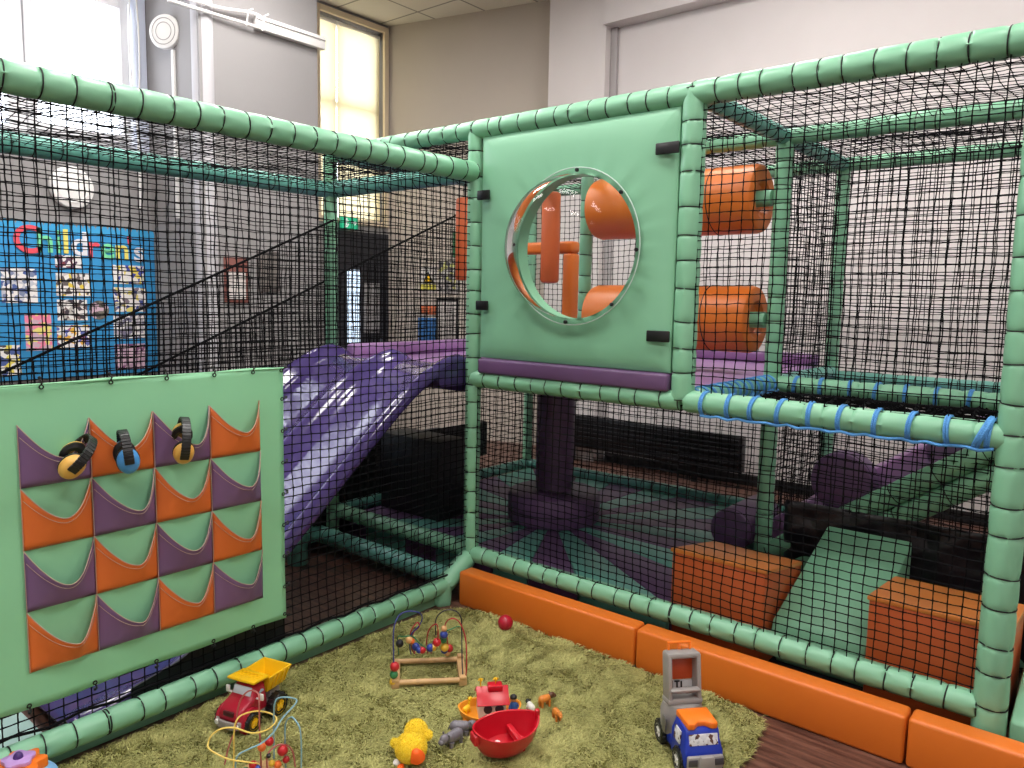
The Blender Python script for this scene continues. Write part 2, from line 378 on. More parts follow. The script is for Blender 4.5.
ZT, ZM, ZB, ZL = 2.4177, 1.1611, .2206, 2.2086
X1, X2, XW, D1, D2 = 1.2, 2.3793, -1.1881, 1.0077, 1.9853
def frames():
    f = thing('play_frame', 'tall mint foam-padded play frame of posts and rails, with deck and net bays', 'play frame', (1.2, 1, 0))
    o = bpy.data.objects['play_frame']; o.location = (0, 0, 0)
    for x, y, z0, z1, r, c in ((0, 0, .2, ZT+.02, .040, 1), (X1, 0, ZM, ZT+.02, .048, 1), (X2+.012, 0, .0, ZT+.02, .051, 1),
                         (XW, 0, 0, ZT, .04, 0), (XW, D2, 0, ZT, .038, 0), (0, D2, 1.15, ZT, .038, 0), (X1, D1, 0, ZT, .043, 0), (X1, D2, 0, ZT, .038, 0), (0, D1, 1.15, ZT, .038, 0),
                         (X2, D1, 0, ZT, .05, 0), (X2, D2, 0, ZT, .045, 0)):
        foam('post', (x, y, z0), (x, y, z1), f, r=r, seg=.115, m=MINT)
    def rail(A, D, r=.052, m=MINT, **k): foam('rail', A, D, f, r=r, m=m, **k)
    e = .03
    rail((0, 0, ZT), (X1, 0, ZT), .046); rail((X1, 0, ZT), (X2, 0, ZT), .049); rail((X2, 0, ZT), (3.5, 0, ZT), .049)
    rail((0, 0, ZM), (X1, 0, ZM), .044); rail((X1+.02, 0, ZM), (X2, 0, ZM-.006), .046, rings=False)
    rail((.02, 0, ZB), (X1, 0, ZB), .044); rail((X1, 0, ZB), (X2-.02, 0, ZB), .045)
    rail((XW, 0, ZT), (0, 0, ZT), .044); rail((XW, .03, ZB), (-.03, .03, ZB), .044);
    for z, m in ((ZT, MINT), (ZM-.03, MINTD), (ZB, MINTD)):
        for xa, xb in ((XW, 0), (0, X1), (X1, X2)):
            rail((xa, D2, z), (xb, D2, z), .04, m)
        rail((XW, 0, z), (XW, D1, z), .04, MINTD); rail((XW, D1, z), (XW, D2, z), .04, MINTD)
    rail((X1, 0, ZT), (X1, D1, ZT), .039, MINTD); rail((X1, D1, ZT), (X1, D2, ZT), .039, MINTD)
    rail((X1, D1, ZT), (X2, D1, ZT), .041); rail((0, D1, ZT), (X1, D1, ZT), .041); rail((XW, D1, ZT), (0, D1, ZT), .041)
    rail((0, 0, ZT), (0, D1, ZT), .039, MINTD); rail((0, D1, ZT), (0, D2, ZT), .039, MINTD)
    rail((X2, 0, ZT), (X2, D1, ZT), .04, MINTD); rail((X2, D1, ZT), (X2, D2, ZT), .04, MINTD)
    rail((X1, .03, ZM), (X1, D1, ZM), .042, MINTD, rings=False); rail((X1, D1, ZM), (X1, D2, ZM), .04, MINTD)
    rail((X1+.03, D1, ZM), (X2, D1, ZM), .042, MINT, rings=False); rail((X2, 0.03, ZM), (X2, D1, ZM), .042, MINTD, rings=False); rail((X2, D1, ZM), (X2, D2, ZM), .04, MINTD)
    # short leaning pipe and foot where both frames meet
    g = thing('net_enclosure', 'lower mint foam-padded enclosure frame around the purple slide', 'play frame', (0, 0, 0))
    def r2(A, D, r=.05, m=MINT, **k): foam('rail', A, D, g, r=r, m=m, **k)
    r2((.0, -3.6, ZL), (0, -1.8, ZL), .049); r2((0, -1.8, ZL), (0, -.02, ZL), .049, seed=3)
    r2((.035, -3.6, .098), (.035, -1.9, .098), .042); r2((.035, -1.9, .098), (.0, -.2, .098), .042, seed=5)
    foam('rail', (0, -.2, .1), (0, -.02, .2), g, r=.05, seg=.2, rings=False)
    foam('post', (-.005, -.215, .0), (-.005, -.215, .12), g, r=.05, seg=.12, rings=False)
    r2((XW, -3.6, ZL), (XW, -.02, ZL), .047, MINTD); r2((XW, 0, ZL), (-.03, 0, ZL), .047, MINTD)
    r2((XW, -3.6, .1), (XW, -.1, .1), .047, MINTD); r2((XW, -.11, .1), (-.05, -.11, .1), .05, MINTD)
    r2((XW, -3.6, ZL), (0, -3.6, ZL), .047)
    foam('post', (0, -3.6, 0), (0, -3.6, ZL), g, r=.05); foam('post', (XW, -3.6, 0), (XW, -3.6, ZL), g, r=.047)
    bm = B(); bbox2(bm, (-.012, -3.55, .003), (-.004, -.25, .1)); o = link('skirt', bm, MINT, g, False)
frames()

# ---------------------------------------------------------------- nets
def net(label, O, U, V, cu=.045, cv=.036, r=.0027, sag=.006, knots=True, poly=None, nrm=None, group=None, seed=0, name='safety_net', m=NETM, parent=None, wob=.35):
    O = Vector(O); U = Vector(U); V = Vector(V); nu = max(2, round(U.length/cu)); nv = max(2, round(V.length/cv))
    N = U.cross(V).normalized(); rr = random.Random(seed+int(O.length*1000)); off = Vector((rr.uniform(0, 50), rr.uniform(0, 50), 3))
    un = U.normalized(); vn = V.normalized(); G = {}
    for i in range(nu+1):
        for j in range(nv+1):
            a, b = i/nu, j/nv
            if poly and not poly(a, b): continue
            p = O+U*a+V*b; q = noise.noise_vector(p*3+off)*sag*2+noise.noise_vector(p*14+off)*cv*wob*.35
            ed = min(1, 8*min(a, 1-a, b, 1-b))
            G[i, j] = p+(un*q.x+vn*q.y)*ed+N*(q.z+sag*1.2*math.sin(PI*a)*math.sin(PI*b))*ed
    vs = []; fs = []
    def seg(p, q, A, Bv):
        k = len(vs); mid = (p+q)*.5+(A*rr.uniform(-1, 1)+Bv*rr.uniform(-1, 1))*cv*.03
        for P, R in ((p, r*1.15), (mid, r*.85), (q, r*1.15)):
            vs.extend((P+A*R, P-A*R*.5+Bv*R*.87, P-A*R*.5-Bv*R*.87))
        for s in (0, 3):
            for x in range(3): fs.append((k+s+x, k+s+(x+1) % 3, k+s+3+(x+1) % 3, k+s+3+x))
    for (i, j), p in G.items():
        if (i+1, j) in G: seg(p, G[i+1, j], vn, N)
        if (i, j+1) in G: seg(p, G[i, j+1], un, N)
        if knots:
            k = len(vs); R = r*1.7
            vs.extend((p+un*R, p+vn*R, p-un*R, p-vn*R, p+N*R, p-N*R))
            for x in range(4): fs.append((k+x, k+(x+1) % 4, k+4)); fs.append((k+(x+1) % 4, k+x, k+5))
    o = raw(name, vs, fs, m, parent)
    if not parent: tag(o, label, 'net', group)
    return o
def edge(o, pts, r=.004, m=NETM):
    bm = B(); tube(bm, pts, r, 6); link('border_rope', bm, m, o)
def nets():
    n = net('black net filling the front of the slide frame, behind the pocket panel', (-.0, -3.55, .12), (0, 3.52, 0), (0, 0, ZL-.14), .045, .036); 
    edge(n, [(.02, y, .155+.008*math.sin(y*31)) for y in [-3.5+.11*k for k in range(31)]], .005)
    n.location = (0, 0, 0)
    net('black net on the far side of the slide frame, facing the display board', (XW, -3.55, .12), (0, 3.5, 0), (0, 0, ZL-.14), .046, .038, knots=False)
    net('black net stretched as a roof over the slide frame', (XW, -3.55, ZL), (0, 3.5, 0), (-XW, 0, 0), .046, .045, knots=False, r=.002, sag=.012)
    # diagonal nets guarding both sides of the slide
    def dia(x, label, k):
        # top edge: z 2.03 at y 0 down to 1.1 at y -2.05 ; lower edge along the slide rim
        def top(y): return 2.035+.455*y
        def bot(y): return max(.1, 1.28 if y > -.15 else 1.28+.86*(y+.15))
        def f(a, b):
            y = -2.6*a; z = .1+1.94*b; return bot(y) <= z <= top(y)
        o = net(label, (x, 0, .1), (0, -2.6, 0), (0, 0, 1.94), .03, .027, r=.003, poly=f, knots=False, seed=k, sag=.004)
        edge(o, [(x, -.02, top(-.02)), (x, -1.3, top(-1.3)), (x, -2.6, top(-2.6))], .007)
    dia(XW+.06, 'dense black guard net along the far side of the purple slide', 2)
    def f2(a, b):
        y = 1.5-3.1*a; z = .6+1.75*b; lo = 1.2 if y > -.15 else 1.25+.86*(y+.15)
        return lo <= z <= 1.665+.437*y
    o = net('dense black guard net rising behind the slide top and deck end', (XW-.05, 1.5, .6), (0, -3.1, 0), (0, 0, 1.75), .03, .027, r=.003, poly=f2, knots=False, seed=5, sag=.004)
    edge(o, [(XW-.05, y, 1.665+.437*y) for y in (1.5, .5, -.5, -1.55)], .007)
    net('black net under the deck on the left end of the tall frame', (XW, .02, .24), (0, D2, 0), (0, 0, ZM-.26), .046, .036, knots=False)
    net('narrow black net strip under the top rail above the slide entrance', (XW, 0, ZL), (-XW, 0, 0), (0, 0, ZT-ZL), knots=False)
    net('black net closing the low bay below the bubble window panel', (.0, -.01, .23), (X1, 0, 0), (0, 0, ZM-.25), .042, .033)
    net('black net closing the low bay in front of the orange steps', (X1, -.015, .25), (X2-X1, 0, 0), (0, 0, ZM-.27), .046, .034, r=.0026)
    net('black net closing the high bay right of the bubble window panel', (X1, -.015, ZM), (X2-X1, 0, 0), (0, 0, ZT-ZM), .046, .037, r=.0026)
    net('black net on the high bay at the far right edge', (X2, -.015, ZM), (1.1, 0, 0), (0, 0, ZT-ZM), .046, .037)
    kw = dict(knots=False)
    net('black net at the back behind the orange hanging pole near the slide', (XW, D2, .24), (-XW, 0, 0), (0, 0, ZT-.24), .046, .04, **kw)
    net('black net at the back behind the orange rollers', (0, D2, .24), (X1, 0, 0), (0, 0, ZT-.24), .046, .046, **kw)
    net('black net at the back behind the purple ramp', (X1, D2, .24), (X2-X1, 0, 0), (0, 0, ZT-.24), .046, .04, **kw)
    net('black inner net standing above the rope-laced net platform, second from the front', (X1, D1, ZM), (X2-X1, 0, 0), (0, 0, ZT-ZM), .046, .036, **kw)
    net('black inner net below the rope-laced net platform, beside the ramp rails', (X1+.1, D1-.05, .5), (X2-X1-.1, 0, 0), (0, 0, ZM-.5), .044, .034, **kw)
    net('black inner net between the end post of the rollers and the back post', (X1, D1, ZM), (0, D2-D1, 0), (0, 0, ZT-ZM), .046, .036, **kw)
    net('black inner net under the deck, at the foot of the purple ramp', (X1, D1, .24), (0, D2-D1, 0), (0, 0, ZM-.3), .046, .036, **kw)
    net('black net on the right end of the frame behind the corner post', (X2, .05, ZM), (0, D2, 0), (0, 0, ZT-ZM), .046, .036, **kw)
    net('black net low on the right end of the frame beside the black sheet', (X2, D1, .24), (0, D2-D1, 0), (0, 0, ZM-.24), .046, .036, **kw)
    net('black net on the left end of the tall frame beyond the slide', (XW, .02, ZM), (0, D2, 0), (0, 0, ZT-ZM), .046, .036, **kw)
    net('black net roof over the front right bay', (X1, 0, ZT), (X2-X1, 0, 0), (0, D1, 0), .046, .046, r=.002, sag=.012)
    net('black net roof over the back right bay', (X1, D1, ZT), (X2-X1, 0, 0), (0, D2-D1, 0), .046, .046, sag=.012, **kw)
    net('black net roof over the roller bay behind the bubble window', (0, 0, ZT), (X1, 0, 0), (0, D2, 0), .046, .046, sag=.012, **kw)
    net('black net roof over the bay at the top of the slide', (XW, 0, ZT), (-XW, 0, 0), (0, D2, 0), .046, .046, sag=.012, **kw)
    # rope-laced horizontal net
    t = thing('net_platform', 'flat black climbing net laced with blue rope to four mint rails', 'climbing net', (0, 0, 0))
    net('', (X1+.06, .06, ZM-.04), (X2-X1-.12, 0, 0), (0, D1-.12, 0), .06, .06, r=.008, sag=.03, knots=True, parent=t, name='webbing', seed=9)
    rr = random.Random(3)
    def lace(A, D, r, first, step):
        A = Vector(A); D = Vector(D); d = (D-A); L = d.length; d.normalize(); a, b = frame_of(d); q = first; pts = []
        while q < L-.04:
            ta, tb = rr.uniform(-.12, .12)*r, rr.uniform(-.1, .1)*r
            for k in range(45):
                t = 3*PI/2+4*PI*k/44; pts.append(A+d*(q+.018*k/44+ta*math.cos(t)+tb*math.sin(t))+(a*math.cos(t)+b*math.sin(t))*(r+.004))
            q += step*(1+rr.uniform(-.1, .1))
        bm = B(); tube(bm, pts, .0048, 6); link('blue_rope', bm, BLUEROPE, t0)
    t0 = t
    lace((X1, 0, ZM-.003), (X2, 0, ZM-.003), .046, .10, .112); lace((X1, D1, ZM), (X2, D1, ZM), .042, .12, .13); lace((X1, 0, ZM), (X1, D1, ZM), .042, .08, .07)
    bm = B()
    tube(bm, [Vector((X2-.085+.02*k/44, 0, ZM))+Vector((.45*math.sin(4*PI*k/44)*.053, .053*math.cos(4*PI*k/44), .053*math.sin(4*PI*k/44))) for k in range(45)], .008, 6)
    link('blue_rope', bm, BLUEROPE, t)
    bm = B()
    tube(bm, [(X1+.1+k*.04, -.035+.006*math.sin(k*1.7), ZM-.05-.005*math.sin(k*2.6)) for k in range(27)], .006, 6); link('blue_rope', bm, BLUEROPE, t)
    bm = B(); tube(bm, [(X1+.052, .04+k*.04, ZM-.03+.012*math.sin(k*2.2)) for k in range(24)], .007, 6); link('blue_rope', bm, BLUEROPE, t)
nets()

# ---------------------------------------------------------------- bubble window panel
def bubble_panel():
    t = thing('bubble_window_panel', 'mint padded wall panel with a round clear bubble window', 'wall panel', (0, 0, 0))
    cx, cz, R = .645, 1.815, .325; x0, x1, z0, z1 = .062, 1.148, 1.275, 2.372; K = 96; bm = B(); fr = []; bk = []
    def rect(ang):
        c, s = math.cos(ang), math.sin(ang)
        ts = []
        if c > 1e-9: ts.append((x1-cx)/c)
        if c < -1e-9: ts.append((x0-cx)/c)
        if s > 1e-9: ts.append((z1-cz)/s)
        if s < -1e-9: ts.append((z0-cz)/s)
        return min(ts)
    angs = sorted([2*PI*k/K for k in range(K)]+[math.atan2(z-cz, x-cx) % (2*PI) for x in (x0, x1) for z in (z0, z1)])
    for a in angs:
        L = rect(a); c, s = math.cos(a), math.sin(a); row = []
        for q in (0, .0, .02, .08, .2, .4, .6, .8, .92, .975, 1):
            rad = R+(L-R)*q; x, z = cx+c*rad, cz+s*rad; e = min(x-x0, x1-x, z-z0, z1-z)
            puff = .022*(1-math.exp(-e*30)); y = -.018-puff
            y -= .004*noise.noise(Vector((x*5, z*2.5, 1)))
            y += .0045*math.sin(a*26+math.sin(a*3)*2)*math.exp(-(rad-R)*14) if q > 0 else 0
            row.append(bm.verts.new((x, y, z)))
        b0 = bm.verts.new((cx+c*R, .03, cz+s*R)); b1 = bm.verts.new((cx+c*L, .03, cz+s*L)); row[0].co.y = -.02; row[0].co = Vector((cx+c*R, -.028, cz+s*R))
        fr.append([b0]+row+[b1])
    n = len(fr)
    for i in range(n):
        A, D = fr[i], fr[(i+1) % n]
        for k in range(len(A)-1):
            try: bm.faces.new((A[k], A[k+1], D[k+1], D[k]))
            except Exception: pass
        bm.faces.new((A[-1], A[0], D[0], D[-1]))
    bmesh.ops.remove_doubles(bm, verts=bm.verts, dist=1e-5); bmesh.ops.recalc_face_normals(bm, faces=bm.faces)
    link('padded_panel', bm, mat('mint_panel_vinyl', (124, 180, 146), .42, .05, 8), t)
    bm = B(); bbox2(bm, (.07, -.05, 1.195), (1.15, .03, 1.272), .014, 3); link('bottom_cushion', bm, PURP, t)
    # bubble: lathe around -y
    M = Matrix.Rotation(PI/2, 4, 'X')
    prof = [(.354, .0), (.354, .005), (.326, .005)]+[(.326*math.cos(u)**.75, .005+.245*math.sin(u)) for u in [PI/2*k/14 for k in range(1, 14)]]+[(0, .25)]
    bm = B(); lathe(bm, prof, (cx, -.052, cz), 72, M); link('clear_dome', bm, ACRYL, t)
    bm = B(); torus(bm, (cx, -.055, cz), (0, 1, 0), .353, .003, 72, 6); link('dome_rim', bm, mat('clear_rim', (190, 208, 200), .12), t)
    for k in range(8):
        a = 2*PI*(k+.0)/8-.06; bm = B(); cyl(bm, (cx+.341*math.cos(a), -.055, cz+.341*math.sin(a)), (cx+.341*math.cos(a), -.068, cz+.341*math.sin(a)), .009, 12, .003)
        link('bolt', bm, BLKP, t)
    for xa, xb, z in ((1.055, 1.165, 2.205), (.06, .14, 2.085), (.06, .14, 1.54), (1.045, 1.155, 1.43)):
        bm = B(); bbox2(bm, (xa, -.058, z-.024), (xb, -.046, z+.024), .005); link('black_strap', bm, BLKP, t)
bubble_panel()

# ---------------------------------------------------------------- pocket panel
def pocket_panel():
    t = thing('pocket_panel', 'mint fabric sheet with sixteen orange and purple storage pockets', 'pocket organiser', (0, 0, 0))
    y0, y1, z0, z1 = -3.3, -1.172, .243, 1.287; NY, NZ = 90, 44; vs = []; fs = []
    for i in range(NY+1):
        for j in range(NZ+1):
            y = y0+(y1-y0)*i/NY; z = z0+(z1-z0)*j/NZ
            x = .034+.005*noise.noise(Vector((y*3, z*3, 5)))+.004*math.sin(y*9+z*4)*max(0, .5-abs(z-.3))
            if j in (0, NZ): z += .004*math.sin(y*13)
            vs.append((x, y, z))
    for i in range(NY):
        for j in range(NZ):
            a = i*(NZ+1)+j; fs.append((a, a+NZ+1, a+NZ+2, a+1))
    o = raw('backing_sheet', vs, fs, SHEET, t, smooth=True); m = o.modifiers.new('solid', 'SOLIDIFY'); m.thickness = .003
    bm = B(); tube(bm, [(.037+.004*math.sin(y*5), y, z1-.003) for y in [y0+(y1-y0)*k/40 for k in range(41)]], .0035, 6); link('top_hem', bm, SHEET, t)
    P = [(-2.124, .205)]; W = .2103; rr = random.Random(4)
    for row in range(4):
        for col in range(4):
            ya = -2.124+W*col; yb = ya+W; zb = 1.162-.2*(row+1); H = .2; col_o = (row+col) % 2
            tilt = .0
            NU, NV = 22, 10; vs = []; fs = []; dip = .118+rr.uniform(-.012, .014); sk = rr.uniform(.55, .68); bl = .046+rr.uniform(-.008, .01)
            def prof(u, v):
                s = u/(2*sk) if u < sk else .5+(u-sk)/(2*(1-sk)); sh = 1-abs(2*s-1)**1.75
                h = H*v-dip*sh*v
                out = bl*math.sin(PI*s)**.8*(.25+.75*v**.8)*(1 if v > 0 else 0)
                return (.040+out+.0025*math.sin(u*17+row)*v, ya+(yb-ya)*u, zb+h-.012*col_o*0)
            for i in range(NU+1):
                for j in range(NV+1): vs.append(prof(i/NU, j/NV))
            for i in range(NU):
                for j in range(NV):
                    a = i*(NV+1)+j; fs.append((a, a+NV+1, a+NV+2, a+1))
            o = raw('pocket', vs, fs, POCKO if col_o else POCKP, t, smooth=True); o['label'] = ('orange' if col_o else 'purple')+' pocket'
            md = o.modifiers.new('solid', 'SOLIDIFY'); md.thickness = .0022
            bm = B(); tube(bm, [Vector(prof(k/40, 1))+Vector((.001, 0, .001)) for k in range(41)], .0014, 5); link('piping', bm, PIPING, o)
            bm = B(); tube(bm, [(.042, ya+.001, zb+H), (.043, ya+.001, zb)], .0012, 5); link('side_piping', bm, PIPING, o)
            bm = B(); tube(bm, [Vector(prof(.02+.96*k/30, 1-.16))+Vector((.0016, 0, 0)) for k in range(31)], .0008, 4); link('stitching', bm, PIPING, o)
    def hook(y, z, dy, dz):
        bm = B(); torus(bm, (.042, y, z), (1, 0, 0), .006, .0022, 14, 5); tube(bm, [(.042, y+dy*.2, z+dz*.2), (.05, y+dy*.6, z+dz*.6), (.02, y+dy, z+dz)], .0028, 6)
        ball(bm, (.03, y+dy, z+dz), .0055, 8); link('lacing_hook', bm, CORD, t)
    for y in (-2.85, -2.66, -2.47, -2.28, -2.05, -1.84, -1.65, -1.47, -1.31): hook(y, z1-.012, 0, .028)
    for z in (1.16, 1.03, .9, .77, .64, .51, .38): hook(y1-.01, z, .026, .006)
    hook(y1-.012, z1-.012, .03, .022); hook(y1-.012, z0+.02, .03, -.016)
    for y in (-2.75, -2.55, -2.33, -2.13, -1.93, -1.72, -1.5, -1.33): hook(y, z0+.012, .004, -.028)
pocket_panel()

def ear_defender(label, loc, rot, cupcol, bandcol=BLKP):
    t = thing('ear_defenders', label, 'ear defenders', loc, group=None); t.rotation_euler = rot
    bm = B(); pts = [Vector((.083, 0, -.02))]+[Vector((.083*math.cos(a), 0, .07*math.sin(a))) for a in [PI*k/20 for k in range(21)]]+[Vector((-.083, 0, -.02))]
    for i in range(len(pts)-1):
        A, D = pts[i], pts[i+1]; d = (D-A); c = (A+D)/2
        box(bm, c, (d.length*1.08, .03, .007), .002, (0, -math.atan2(d.z, d.x), 0), 1)
    bmesh.ops.remove_doubles(bm, verts=bm.verts, dist=1e-4)
    link('headband', bm, bandcol, t)
    for s in (-1, 1):
        Mr = Matrix.Rotation(PI/2*s, 4, 'Y')
        bm = B(); lathe(bm, [(0, .034), (.018, .033), (.03, .024), (.036, .008), (.036, 0), (0, 0)], (.046*s, 0, -.018), 24, Mr @ Matrix.Diagonal((1.2, .95, 1, 1))); o = link('ear_cup', bm, cupcol, t)
        bm = B(); lathe(bm, [(.014, -.012), (.026, -.016), (.037, -.010), (.038, -.003), (.034, .001), (.014, .001)], (.046*s, 0, -.018), 24, Mr @ Matrix.Diagonal((1.2, .95, 1, 1))); link('ear_cushion', bm, BLKP, o)
        bm = B(); tube(bm, [(.062*s, 0, .01), (.08*s, 0, -.0), (.082*s, 0, -.02)], .003, 6); link('arm', bm, BLKP, o)
AMB2 = mat('mustard_cup', (222, 170, 82), .35); SKYB = mat('sky_blue_cup', (70, 140, 205), .35)
ear_defender('yellow-cupped black ear defenders hanging on the first top pocket, which is purple', (.118, -1.985, 1.058), (-.75, .25, -.40), AMB2)
ear_defender('blue-cupped black ear defenders in the orange top pocket', (.120, -1.835, 1.05), (.1, .1, -.30), SKYB)
ear_defender('yellow-cupped black ear defenders upright in the purple third top pocket', (.118, -1.635, 1.065), (-.12, .55, -.42), AMB2)

# ---------------------------------------------------------------- slide
def slide():
    t = thing('slide', 'purple double-lane plastic slide with raised edges and middle ridge', 'slide', (0, 0, 0))
    # bed path (y,z); the ridges stand .1 above
    path = smoothpath([Vector((0, y, z)) for y, z in ((.06, 1.21), (-.06, 1.205), (-.19, 1.165), (-.34, 1.085), (-.5, .965), (-.75, .755), (-1.1, .455), (-1.4, .205), (-1.56, .10), (-1.72, .062), (-1.98, .055))], 5)
    def ridge(c, w=.036, h=.068): return [(c-w-.035, .004), (c-w-.012, .02), (c-w*.75, h*.6), (c-w*.45, h*.93), (c, h), (c+w*.45, h*.93), (c+w*.75, h*.6), (c+w+.012, .02), (c+w+.035, .004)]
    cs = [(-1.172, .02), (-1.172, .03), (-1.168, .055), (-1.15, .068), (-1.13, .068), (-1.108, .052), (-1.085, .02), (-1.05, .004)]
    cs += [(-.95, 0), (-.8, 0)]+ridge(-.59)+[(-.45, 0), (-.3, 0)]
    cs += [(-.165, .004), (-.13, .02), (-.107, .052), (-.09, .068), (-.07, .068), (-.052, .055), (-.047, .03), (-.047, .02)]
    vs = []; fs = []; n = len(cs); N = len(path)
    for i, p in enumerate(path):
        d = (path[min(i+1, N-1)]-path[max(i-1, 0)]).normalized(); nr = Vector((0, d.z, -d.y));
        if nr.z < 0: nr = -nr
        hs = min(1, .45+.14*i) if i < N-6 else .5+.1*(N-1-i)
        for x, h in cs: q = p+nr*(h*(hs if h > 0 else 1)); vs.append((x, q.y, q.z))
    for i in range(N-1):
        for k in range(n-1):
            a = i*n+k; fs.append((a, a+1, a+n+1, a+n))
    o = raw('slide_shell', vs, fs, SLIDEM, t, smooth=True); m = o.modifiers.new('solid', 'SOLIDIFY'); m.thickness = .014; m.offset = 0
    for sx in (-1.176, -.043):   # outer side boards
        poly = []; up = []; lo = []
        for i, p in enumerate(path):
            if i > N-6: break
            d = (path[min(i+1, N-1)]-path[max(i-1, 0)]).normalized(); nr = Vector((0, -abs(d.z) if False else d.z, -d.y))
            if nr.z < 0: nr = -nr
            a = p+nr*.045; b = p+nr*.028; b.z = min(b.z, 1.125) if p.y > -.2 else b.z; up.append((a.y, a.z)); lo.append((b.y, b.z))
        bm = B(); vv = [(bm.verts.new((sx-.006, *u)), bm.verts.new((sx-.006, *l)), bm.verts.new((sx+.006, *u)), bm.verts.new((sx+.006, *l))) for u, l in zip(up, lo)]
        for A, D in zip(vv, vv[1:]):
            bm.faces.new((A[0], A[1], D[1], D[0])); bm.faces.new((A[2], D[2], D[3], A[3])); bm.faces.new((A[0], D[0], D[2], A[2])); bm.faces.new((A[1], A[3], D[3], D[1]))
        for q in (vv[0], vv[-1]): bm.faces.new((q[0], q[1], q[3], q[2]))
        bmesh.ops.recalc_face_normals(bm, faces=bm.faces); link('side_board', bm, SLIDEM, t)
    bm = B(); extr(bm, [(-1.78, .012), (-1.14, .012), (-1.14, .48), (-1.4, .29), (-1.6, .19), (-1.78, .15)], -.036, -.026, YZ); link('slide_shade_panel', bm, BLACK, t, False)  # added black panel, stands in for the shade along the slide's lower side
    bm = B(); bbox2(bm, (-1.15, -.0, 1.08), (-.05, .05, 1.19), .01); link('slide_lip', bm, SLIDEM, t)
    for x in (-1.05, -.2):
        bm = B(); box(bm, (x, -.42, .45), (.06, .06, .9), .01); link('support_leg', bm, BLKP, t) if False else bm.free()
slide()
def slide_foot():
    t = thing('foot_pad', 'short mint padded block standing under the purple slide', 'pad', (-1.05, -.36, 0))
    bm = B(); cyl(bm, (0, 0, 0), (0, 0, .3), .06, 20, .01); link('pad_body', bm, MINTD, t)
slide_foot()
def simple(name, label, cat, build, m, group=None, parts=None, loc=(0, 0, 0), rz=0, smooth=True):
    bm = B(); build(bm); o = link(name, bm, m, None, smooth); o.location = loc; o.rotation_euler = (0, 0, rz); return tag(o, label, cat, group)
simple('landing_mat', 'pale teal landing mat at the bottom of the purple slide', 'mat', lambda bm: bbox2(bm, (-1.12, -3.2, .002), (-.1, -2.03, .05), .012), mat('pale_teal_mat', (178, 210, 205), .5))

# ---------------------------------------------------------------- black boards, deck, star floor
def deck():
    PL = mat('lilac_deck_vinyl', (156, 118, 168), .45, .2, 12)
    for k, (xa, xb, lab) in enumerate(((XW+.06, -.012, 'purple deck pad at the top of the slide'), (.012, X1-.06, 'purple deck pad under the orange rollers'))):
        t = thing('deck_pad', lab, 'deck pad', (0, 0, 0))
        bm = B(); bbox2(bm, (xa, .06, 1.13), (xb, D1-.01, 1.195), .02, 3); link('cushion', bm, PL, t)
        bm = B(); bbox2(bm, (xa, D1+.01, 1.13), (xb, D2-.06, 1.195), .02, 3); link('cushion', bm, PL, t)
        bm = B(); bbox2(bm, (xa, .06, 1.105), (xb, D2-.06, 1.128)); link('board', bm, mat('dark_ply', (60, 45, 40), .7), t, False)
    simple('edge_cushion', 'purple cushion strip along the back edge of the deck at the slide', 'cushion', lambda bm: bbox2(bm, (XW+.05, D2-.13, 1.197), (-.01, D2-.05, 1.27), .02, 3), PL)
    simple('edge_cushion', 'purple cushion strip along the back edge of the deck behind the rollers', 'cushion', lambda bm: bbox2(bm, (.01, D2-.13, 1.197), (X1-.05, D2-.05, 1.27), .02, 3), PL)
    simple('edge_cushion', 'lilac cushion strip along the left end of the deck past the slide', 'cushion', lambda bm: bbox2(bm, (XW+.05, .07, 1.197), (XW+.12, D2-.15, 1.28), .02, 3), PL)
deck()
def star_floor():
    t = thing('star_floor', 'low padded floor of mint and purple wedges radiating from the purple column', 'play mat', (0, 0, 0))
    c = (-.1, .88); x0, x1, y0, y1 = -1.12, 1.13, .075, 1.92
    def hit(a):
        cx, s = math.cos(a), math.sin(a); ts = []
        if cx > 1e-9: ts.append((x1-c[0])/cx)
        if cx < -1e-9: ts.append((x0-c[0])/cx)
        if s > 1e-9: ts.append((y1-c[1])/s)
        if s < -1e-9: ts.append((y0-c[1])/s)
        k = min(ts); return (c[0]+cx*k, c[1]+s*k)
    corners = [math.atan2(y-c[1], x-c[0]) % (2*PI) for x in (x0, x1) for y in (y0, y1)]
    for k in range(24):
        a0 = math.radians(-62+15*k) % (2*PI); a1 = a0+math.radians(15)
        a0 += .004; a1 -= .004
        mid = [q for q in [cc+o for cc in corners for o in (0, 2*PI)] if a0 < q < a1]
        pts = [(c[0]+.05*math.cos(a0), c[1]+.05*math.sin(a0))]+[hit(a) for a in [a0]+sorted(mid)+[a1]]+[(c[0]+.05*math.cos(a1), c[1]+.05*math.sin(a1))]
        bm = B(); extr(bm, pts, .05, .2, bev=.006); o = link('wedge_pad', bm, PURP if k % 2 == 0 else MINTD, t); o['label'] = 'purple wedge' if k % 2 == 0 else 'mint wedge'
    bm = B(); bbox2(bm, (x0, y0, .0), (x1, y1, .05)); link('base_board', bm, BLACK, t, False)
    t = thing('padded_column', 'dark purple padded column rising from a round cushion base', 'column', (c[0], c[1], .2))
    bm = B(); cyl(bm, (0, 0, .2), (0, 0, .9), .118, 36); link('post_pad', bm, PURP, t)
    bm = B(); cyl(bm, (0, 0, .001), (0, 0, .19), .29, 48, .03); o = link('round_cushion', bm, PURP, t)
    bm = B(); torus(bm, (0, 0, .08), (0, 0, 1), .291, .0035, 48, 5); link('seam_cord', bm, CORD, o)
star_floor()
